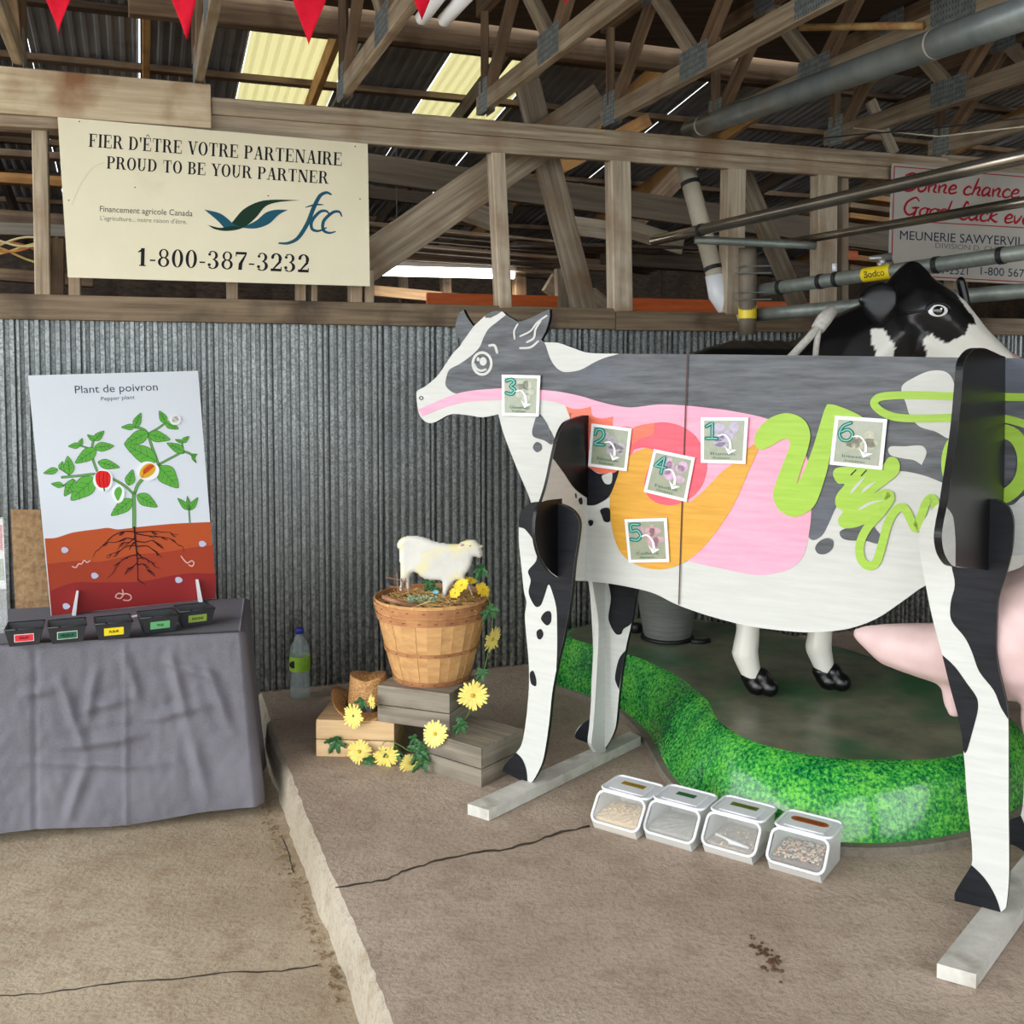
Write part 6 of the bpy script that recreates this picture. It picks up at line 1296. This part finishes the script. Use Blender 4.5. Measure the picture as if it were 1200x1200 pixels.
ink = flat('ink_black', (24, 22, 26)); M_teal_d = flat('logo_teal', (24, 84, 104)); M_grn_d = flat('logo_dark_green', (18, 50, 34)); z1 = .0008
serif(SB, "FIER D'ÊTRE VOTRE PARTENAIRE", (104, 172), (401, 194.5), 15.5, PS, z1, ink)
serif(SB, "PROUD TO BE YOUR PARTNER", (125, 197.5), (385, 215.5), 14.5, PS, z1, ink)
serif(SB, "1-800-387-3232", (160, 311.5), (363, 319.5), 21, PS, z1, ink, .05)
text_px('lettering', 'Financement agricole Canada', (117, 248), (225.5, 253.5), 7, PS, z1, flat('ink_grey', (60, 60, 62)), SB, rise=(.03, -1))
text_px('lettering', "L'agriculture... notre raison d'être.", (117.5, 258), (219, 262.5), 5.4, PS, z1, flat('ink_light_grey', (130, 126, 112)), SB, rise=(.03, -1))
Q = lambda L_: [(p[0] / 2.667, p[1] / 2.667) + tuple(p[2:]) for p in L_]
patch('printed_emblem', PS, Q([(650, 703, 1), (690, 712), (720, 700), (760, 655), (810, 630), (860, 624), (938, 626, 1), (870, 632), (830, 645), (800, 680), (760, 712), (710, 722), (670, 716)]), z1, M_grn_d, SB, 4)
patch('printed_emblem', PS, Q([(638, 655, 1), (690, 668), (730, 700), (755, 712), (730, 706), (700, 712, 1), (680, 690)]), z1 * 2, M_teal_d, SB, 4)
patch('printed_emblem', PS, Q([(755, 712, 1), (800, 690), (830, 665), (860, 656), (900, 656, 1), (870, 672), (840, 700), (800, 714)]), z1 * 2, M_teal_d, SB, 4)
for pts, w in (([(1035, 608), (1020, 602), (1000, 612), (980, 650), (960, 700), (930, 745), (900, 760), (872, 760)], 4.2), ([(955, 648), (985, 640), (1010, 640)], 1.8), ([(1030, 672), (1020, 660), (1000, 662), (975, 690), (975, 715), (995, 722), (1020, 712)], 3.2), ([(1068, 676), (1060, 662), (1040, 664), (1012, 690), (1010, 718), (1028, 728), (1048, 724)], 3.2)):
    stroke('printed_emblem', PS, Q(pts), w, z1, M_teal_d, SB, taper=lambda t: .45 + .75 * math.sin(math.pi * t))
for u, v in Q([(248, 380), (1110, 458), (215, 626), (1125, 622), (838, 612), (422, 586)]): disc_p = patch('nail_head', PS, [(u + .9 * math.cos(k), v + .9 * math.sin(k)) for k in range(6)], z1 * 3, M_staple, SB, 0)
stroke('scratch', PS, Q([(325, 508), (290, 525), (250, 580), (225, 640)]), .8, z1, pm('scratch_tone', (206, 198, 170), bump=0), SB)
# right-hand sign
_a = [[(.4, .45), (.2, .5), (.06, .25), (.15, 0), (.35, .2), (.4, .45)], [(.4, .45), (.38, .05), (.5, .03)]]
SCR = {'B': ([[(.15, 0), (.25, 1)], [(.02, .9), (.35, 1.05), (.62, .85), (.4, .58), (.25, .55)], [(.3, .56), (.68, .42), (.55, .08), (.25, -.02), (.02, .12)]], .72),
 'G': ([[(.7, .85), (.5, 1.05), (.15, .75), (.1, .3), (.35, 0), (.6, .15), (.68, .45)], [(.45, .42), (.78, .47)], [(.68, .45), (.6, -.1), (.3, -.3)]], .8),
 'L': ([[(.5, .9), (.4, 1.05), (.3, .7), (.2, .1), (.03, .05)], [(.2, .08), (.45, -.02), (.65, .12)]], .66),
 'o': ([[(.3, .5), (.1, .35), (.1, .1), (.25, 0), (.42, .15), (.42, .4), (.3, .5)], [(.38, .45), (.55, .42)]], .5), 'n': ([[(.05, .45), (.12, 0)], [(.1, .3), (.3, .5), (.38, .4), (.35, .08), (.5, .02)]], .5),
 'e': ([[(.08, .22), (.35, .3), (.36, .45), (.22, .5), (.08, .28), (.15, .02), (.38, .05), (.46, .12)]], .44), 'c': ([[(.38, .4), (.25, .5), (.08, .3), (.12, .05), (.3, 0), (.45, .1)]], .42),
 'h': ([[(.2, 1), (.08, 0)], [(.12, .3), (.3, .5), (.38, .38), (.34, .05), (.48, .03)]], .48), 'a': (_a, .5), 'à': (_a + [[(.15, .85), (.3, .65)]], .5), 'd': (_a[:1] + [[(.5, 1), (.4, .1), (.5, .02)]], .54),
 'u': ([[(.05, .47), (.05, .1), (.2, 0), (.38, .2), (.42, .48)], [(.42, .48), (.4, .05), (.52, .03)]], .52), 'k': ([[(.2, 1), (.08, 0)], [(.42, .48), (.15, .24), (.42, 0), (.5, .03)]], .5), 'v': ([[(.05, .45), (.15, .03), (.3, .2), (.4, .48)]], .44),
 'r': ([[(.05, .42), (.15, .5), (.12, 0)], [(.13, .3), (.3, .5), (.4, .44)]], .42), 'y': ([[(.05, .47), (.08, .1), (.22, .05), (.4, .3), (.44, .48)], [(.44, .48), (.35, -.1), (.15, -.35), (.0, -.25)]], .5),
 't': ([[(.2, .85), (.1, .1), (.25, 0), (.35, .08)], [(.02, .5), (.35, .52)]], .36), 's': ([[(.35, .42), (.2, .5), (.12, .35), (.32, .2), (.25, .02), (.05, .06)]], .4), ' ': ([], .3)}
def script(parent, txt, p0, p1, hgt, pl, h, mat):
    W_ = sum(SCR[c][1] for c in txt); q0 = Vector(p0); ex = (Vector(p1) - q0) / W_; px_ = PX(); x = 0
    for c in txt:
        for ln in SCR[c][0]: px_.line([tuple(q0 + ex * (x + a_ + b2 * .22) - Vector((0, 1)) * hgt * b2) for a_, b2 in ln], 2.3, smooth=4, taper=lambda t: .7 + .5 * math.sin(math.pi * t))
        x += SCR[c][1]
    return px_.build('lettering', pl, h, mat, parent)
PR = WP.off(.10)
RS = thing('white_sign', 'red-bordered white feed mill sign behind the steel pipes at right', 'sign', PR.p(1120, 335))
M_wsign = pm('dull_white_enamel', (176, 172, 162), (190, 186, 176), (2, 2, 2), .45, bump=0, c3=(160, 154, 140), s3=3)
RSB = slab('sign_panel', PR, [(1045.5, 191), (1330, 214), (1325, 340), (1041, 325)], -.006, 0, M_wsign, RS, M_bedge, smooth=0)
M_rl = flat('sign_red', (168, 22, 44)); M_nb = flat('sign_navy', (30, 36, 72)); M_gy = flat('sign_grey', (110, 108, 108))
for pts in ([(1048, 195), (1320, 217)], [(1048, 195), (1044.5, 322)], [(1045.5, 258), (1322, 274)], [(1044.5, 322), (1322, 337)]): stroke('printed_border', PR, pts, 1.2, z1, M_rl, RSB, smooth=0, cap=False)
script(RSB, 'Bonne chance à tous', (1056, 223), (1262, 237), 20, PR, z1, M_rl)
script(RSB, 'Good Luck everyone', (1056, 251), (1262, 268), 20, PR, z1, M_rl)
text_px('lettering', 'MEUNERIE SAWYERVILLE', (1054.5, 280.5), (1213, 289), 10.5, PR, z1, M_nb, RSB, rise=(.03, -1))
text_px('lettering', 'DIVISION D. CHARTIER', (1096, 290.5), (1200, 297), 6, PR, z1, M_gy, RSB, rise=(.03, -1))
text_px('lettering', '889-2521', (1090, 320.5), (1134, 322), 9.5, PR, z1, M_nb, RSB, rise=(.03, -1))
text_px('lettering', '1-800 567', (1149, 322), (1200, 325), 9.5, PR, z1, M_nb, RSB, rise=(.03, -1))

# ---------------- pipes ----------------
M_pipe = pm('weathered_grey_pipe', (106, 116, 118), (134, 142, 142), (6, 6, 6), .4, .35, .05, c3=(120, 104, 84), s3=2.5, lo3=.55, hi3=.8)
M_pst = pm('stainless_pipe', (118, 112, 102), (150, 142, 130), (3, 3, 3), .25, .85, .03); M_galp = pm('galvanised_pipe', (116, 122, 116), (142, 148, 140), (12, 12, 12), .5, .45, .08)
M_blk = pm('black_rubber', (22, 22, 24), bump=0, rough=.6); M_pvc = pm('dirty_pvc', (176, 168, 146), (196, 188, 168), (5, 5, 5), .5, bump=.03)
def pipe(nm, label, cat, p1, p2, px1, mat, collars=(), yel=None):
    a_ = aty(*p1); b2 = aty(*p2); r_ = px1 * a_.y / 1200 / 2; T = thing(nm, label, cat, a_, kind=None); mb = MB()
    mb.tube([a_.lerp(b2, k / 6) for k in range(7)], r_, 20); mb.build('pipe_tube', mat, T, smooth=True); ax_ = (b2 - a_).normalized()
    for u in collars:
        lo_, hi_ = 0, 1
        for _ in range(24):
            md = (lo_ + hi_) / 2; q = a_.lerp(b2, md) - CAM; uu = 600 + F * q.x / (q.y * _c - q.z * _s)
            if uu < u: lo_ = md
            else: hi_ = md
        q = a_.lerp(b2, lo_); mb = MB(); mb.tube([q - ax_ * .012, q + ax_ * .012], r_ * 1.12, 16); mb.build('pipe_clamp', M_blk, T, smooth=False)
    return T, a_, b2, r_
T, a_, b2, r_ = pipe('large_pipe', 'thick grey duct pipe slanting under the trusses at upper right', 'pipe', (808, 153, 5.75), (1232, 4, 3.1), 22, M_pipe)
q = a_.lerp(b2, .07); ax_ = (b2 - a_).normalized(); mb = MB(); mb.tube([q - ax_ * .008, q + ax_ * .008], r_ * 1.02, 20); mb.build('pipe_joint', M_wsign, T); q = a_.lerp(b2, .80); mb = MB(); mb.tube([q - ax_ * .004, q + ax_ * .004], r_ * 1.015, 20); mb.build('pipe_joint', M_wsign, T)
pipe('steel_pipe', 'upper stainless milk pipe crossing in front of the white sign', 'pipe', (766, 282, 5.5), (1232, 176, 3.5), 12, M_pst, (822,))
pipe('steel_pipe', 'lower stainless milk pipe crossing the sign lettering', 'pipe', (925, 284, 5.75), (1232, 231, 3.9), 9, M_pst)
pipe('steel_pipe', 'short grey pipe stub under the upper milk pipe', 'pipe', (814, 281, 5.3), (956, 288, 5.3), 9.5, M_galp)
T, a_, b2, r_ = pipe('milking_pipe', 'galvanised rail pipe with black clamps and yellow sticker above the fibreglass cow', 'pipe', (892, 340, 5.45), (1232, 291, 4.2), 15, M_galp, (915, 962, 981, 1098, 1174))
pipe('rail_pipe', 'lower galvanised rail pipe behind the fibreglass cow head', 'pipe', (886, 369, 5.5), (1232, 338, 4.5), 15, M_galp)
T2, a2, b3, r2 = pipe('rail_post', 'upright galvanised post with round yellow sticker left of the pipes', 'post', (876, 290, 5.42), (876, 392, 5.46), 21, pm('dirty_galvanised', (98, 88, 74), (122, 112, 96), (8, 8, 8), .6, .2, .1))
YB = pm('yellow_sticker', (232, 206, 30), bump=0, rough=.4); ink2 = flat('ink_black', (24, 22, 26))
d_ = (b2 - a_).normalized(); PK = Plane(aty(1028, 320.5, aty(1028, 320.5, 4.95).y), d_, (ZUP - d_ * d_.z).normalized())
def onpipe(u): 
    lo_, hi_ = 0, 1
    for _ in range(24):
        md = (lo_ + hi_) / 2; q = a_.lerp(b2, md) - CAM; uu = 600 + F * q.x / (q.y * _c - q.z * _s)
        if uu < u: lo_ = md
        else: hi_ = md
    return a_.lerp(b2, lo_)
s0_, s1_ = onpipe(1013), onpipe(1046); mb = MB(); mb.tube([s0_, s1_], r_ * 1.02, 24, caps=False); mb.build('yellow_sticker', YB, T, smooth=True)
PK = Plane(s0_, d_, (ZUP - d_ * d_.z).normalized()); PK = PK.off(r_ * 1.10)
cc = PK.ab(1029, 320); tw = (s1_ - s0_).length
cu = bpy.data.curves.new('lettering', 'FONT'); cu.body = 'Bodco'; cu.align_x = 'CENTER'; cu.size = tw * .29; cu.offset = 0; ob2 = bpy.data.objects.new('l', cu); m_ = bpy.data.meshes.new_from_object(ob2); V = [PK.to3(tw * .5 + v.co.x, v.co.y - tw * .12, -(1 - math.sqrt(max(0, 1 - ((v.co.y - tw * .12) / r_) ** 2))) * r_) for v in m_.vertices]; mk('lettering', V, [list(p.vertices) for p in m_.polygons], ink2, T, recalc=False); bpy.data.objects.remove(ob2)
q = a2.lerp(b3, .74); mb = MB(); mb.tube([q - ZUP * .035, q + ZUP * .035], r2 * 1.02, 20, caps=False); mb.build('yellow_sticker', YB, T2, smooth=True)
for zz in (.22, .30, .52, .60): q = a2.lerp(b3, zz); mb = MB(); mb.tube([q - ZUP * .003 - Vector((r2 * 1.3, 0, 0)), q - ZUP * .003 - Vector((r2 * 1.3, r2 * 1.1, 0)), q + Vector((r2 * 2.4, -r2 * 1.1, 0))], .004, 6); mb.build('u_bolt', M_steel, T2)
VT = thing('valve', 'small steel valve fitting on top of the galvanised rail pipe', 'valve', aty(1033, 312, 5.0)); 
mb = MB(); mb.tube([aty(1034, 314, 5.0), aty(1034, 300, 5.0)], .018, 10); mb.build('valve_body', M_steel, VT, smooth=True)
mb = MB(); mb.tube([aty(1018, 303, 5.0), aty(1044, 301, 5.0)], [.010, .020], 8); mb.tube([aty(1028, 310, 5.0), aty(1046, 309, 5.0)], .014, 8); mb.build('valve_port', M_steel, VT, smooth=True)
mb = MB(); mb.tube([aty(978, 318, 5.2), aty(978, 309, 5.2)], .013, 8); tag(mb.build('white_tap', M_wplast, smooth=True), 'small white tap on the galvanised rail pipe near the studs', 'tap')
DP = thing('downpipe', 'dirty white plastic downpipe slanting behind the studs', 'pipe', aty(800, 186, 5.8)); P3 = [aty(800, 182, 6.0), aty(838, 322, 5.85), aty(842, 345, 5.85), aty(852, 360, 5.85), aty(872, 380, 5.85)]
mb = MB(); mb.tube(P3[:2], .052, 16); mb.build('pipe_tube', M_pvc, DP, smooth=True); mb = MB(); mb.tube(P3[1:], [.058, .060, .060, .055], 16); mb.build('pipe_elbow', M_wplast, DP, smooth=True)
for t in (.24, .95): q = P3[0].lerp(P3[1], t); x = (P3[1] - P3[0]).normalized(); mb = MB(); mb.tube([q - x * .012, q + x * .012], .056, 16); mb.build('pipe_band', M_blk, DP)
WTB = thing('white_tubes', 'pair of white plastic tubes sticking down from the top edge', 'tubes', aty(510, 15, 3.6))
for (u, v, u2, v2) in ((494, 22, 530, -26), (520, 24, 560, -20)):
    a4, b4 = aty(u, v, 3.6), aty(u2, v2, 3.4); mb = MB(); mb.tube([a4 + (a4 - b4).normalized() * .02, a4, b4], [.010, .024, .026], 14); mb.build('tube', M_wplast, WTB, smooth=True)
mb = MB(); mb.tube([aty(938, 32, 4.6), aty(1082, 30, 4.2)], .016, 8); tag(mb.build('rusty_rod', pm('rusty_cream_rod', (196, 172, 120), (160, 110, 60), (12, 12, 12), .6, bump=.1), smooth=True), 'rusty cream rod lying level across the trusses', 'rod')
mb = MB(); mb.tube([aty(1160, 33, 4.2), aty(1260, 31, 4.0)], .015, 8); tag(mb.build('rusty_rod', MATS['rusty_cream_rod'], smooth=True), 'rusty cream rod behind the thick pipe at far upper right', 'rod')
for k, (pts, lb) in enumerate((([(930, 166, 5.4), (1000, 158, 5.0), (1080, 152, 4.6), (1220, 136, 4.0)], 'thin dark wire sagging above the white sign'), ([(1000, 150, 5.0), (1100, 160, 4.6), (1220, 146, 4.0)], 'thin pale wire crossing above the white sign'))):
    mb = MB(); mb.tube([aty(*p) for p in pts], .0035, 5); tag(mb.build('cable', M_blk if k == 0 else M_pvc, smooth=True), lb, 'wire')
random.seed(3)
LC = thing('cable_bundle', 'loose pale and orange cables slumped in the loft left of the cream sign', 'cables', WP.off(-.6).p(30, 300)); cols = [pm('cable_cream', (206, 190, 140), bump=0), pm('cable_orange', (196, 120, 60), bump=0), pm('cable_yellow', (214, 186, 110), bump=0)]
for k in range(6):
    pl = WP.off(-.5 - .05 * k); P3 = [pl.p(u, 284 + 9 * math.sin(u * .045 + k * 1.1) + k * 2.2 + (u + 30) * .06 * (k % 3 - 1)) for u in range(-40, 75, 9)]; mb = MB(); mb.tube(P3, .0065, 6); mb.build('cable', cols[k % 3], LC, smooth=True)

# ---------------- bunting ----------------
M_flag = pm('red_bunting', (192, 16, 40), (206, 22, 48), (30, 30, 30), .8, bump=.1, spec=.15)
BU = thing('pennant_bunting', 'string of red triangular pennants hanging along the top edge', 'bunting', aty(400, -26, 3.2)); mb = MB(); mb.tube([aty(-60, -20, 3.2), aty(330, -32, 3.2), aty(760, -24, 3.25)], .003, 6); mb.build('string', M_card, BU)
for (u0, u1, ut, vt) in ((44, 92, 69, 39), (190, 238, 219, 46), (333, 393, 362, 52.5), (474, 516, 494, 23), (640, 690, 664, 3)):
    pl = Plane((0, 3.2, 0), (1, 0, 0)); n4 = 6; V = []
    for j in range(n4 + 1):
        t = j / n4
        for i in range(n4 + 1):
            s_ = i / n4; uu = (u0 + (ut - u0) * t) * (1 - s_) + (u1 + (ut - u1) * t) * s_; V.append(pl.p(uu, -28 + (vt + 28) * t, .006 * math.sin(s_ * 4 + t * 5 + u0)))
    o = mk('pennant', V, [[j * (n4 + 1) + i, j * (n4 + 1) + i + 1, (j + 1) * (n4 + 1) + i + 1, (j + 1) * (n4 + 1) + i] for j in range(n4) for i in range(n4)], M_flag, BU, smooth=True)
    sf = o.modifiers.new('t', 'SOLIDIFY'); sf.thickness = .001
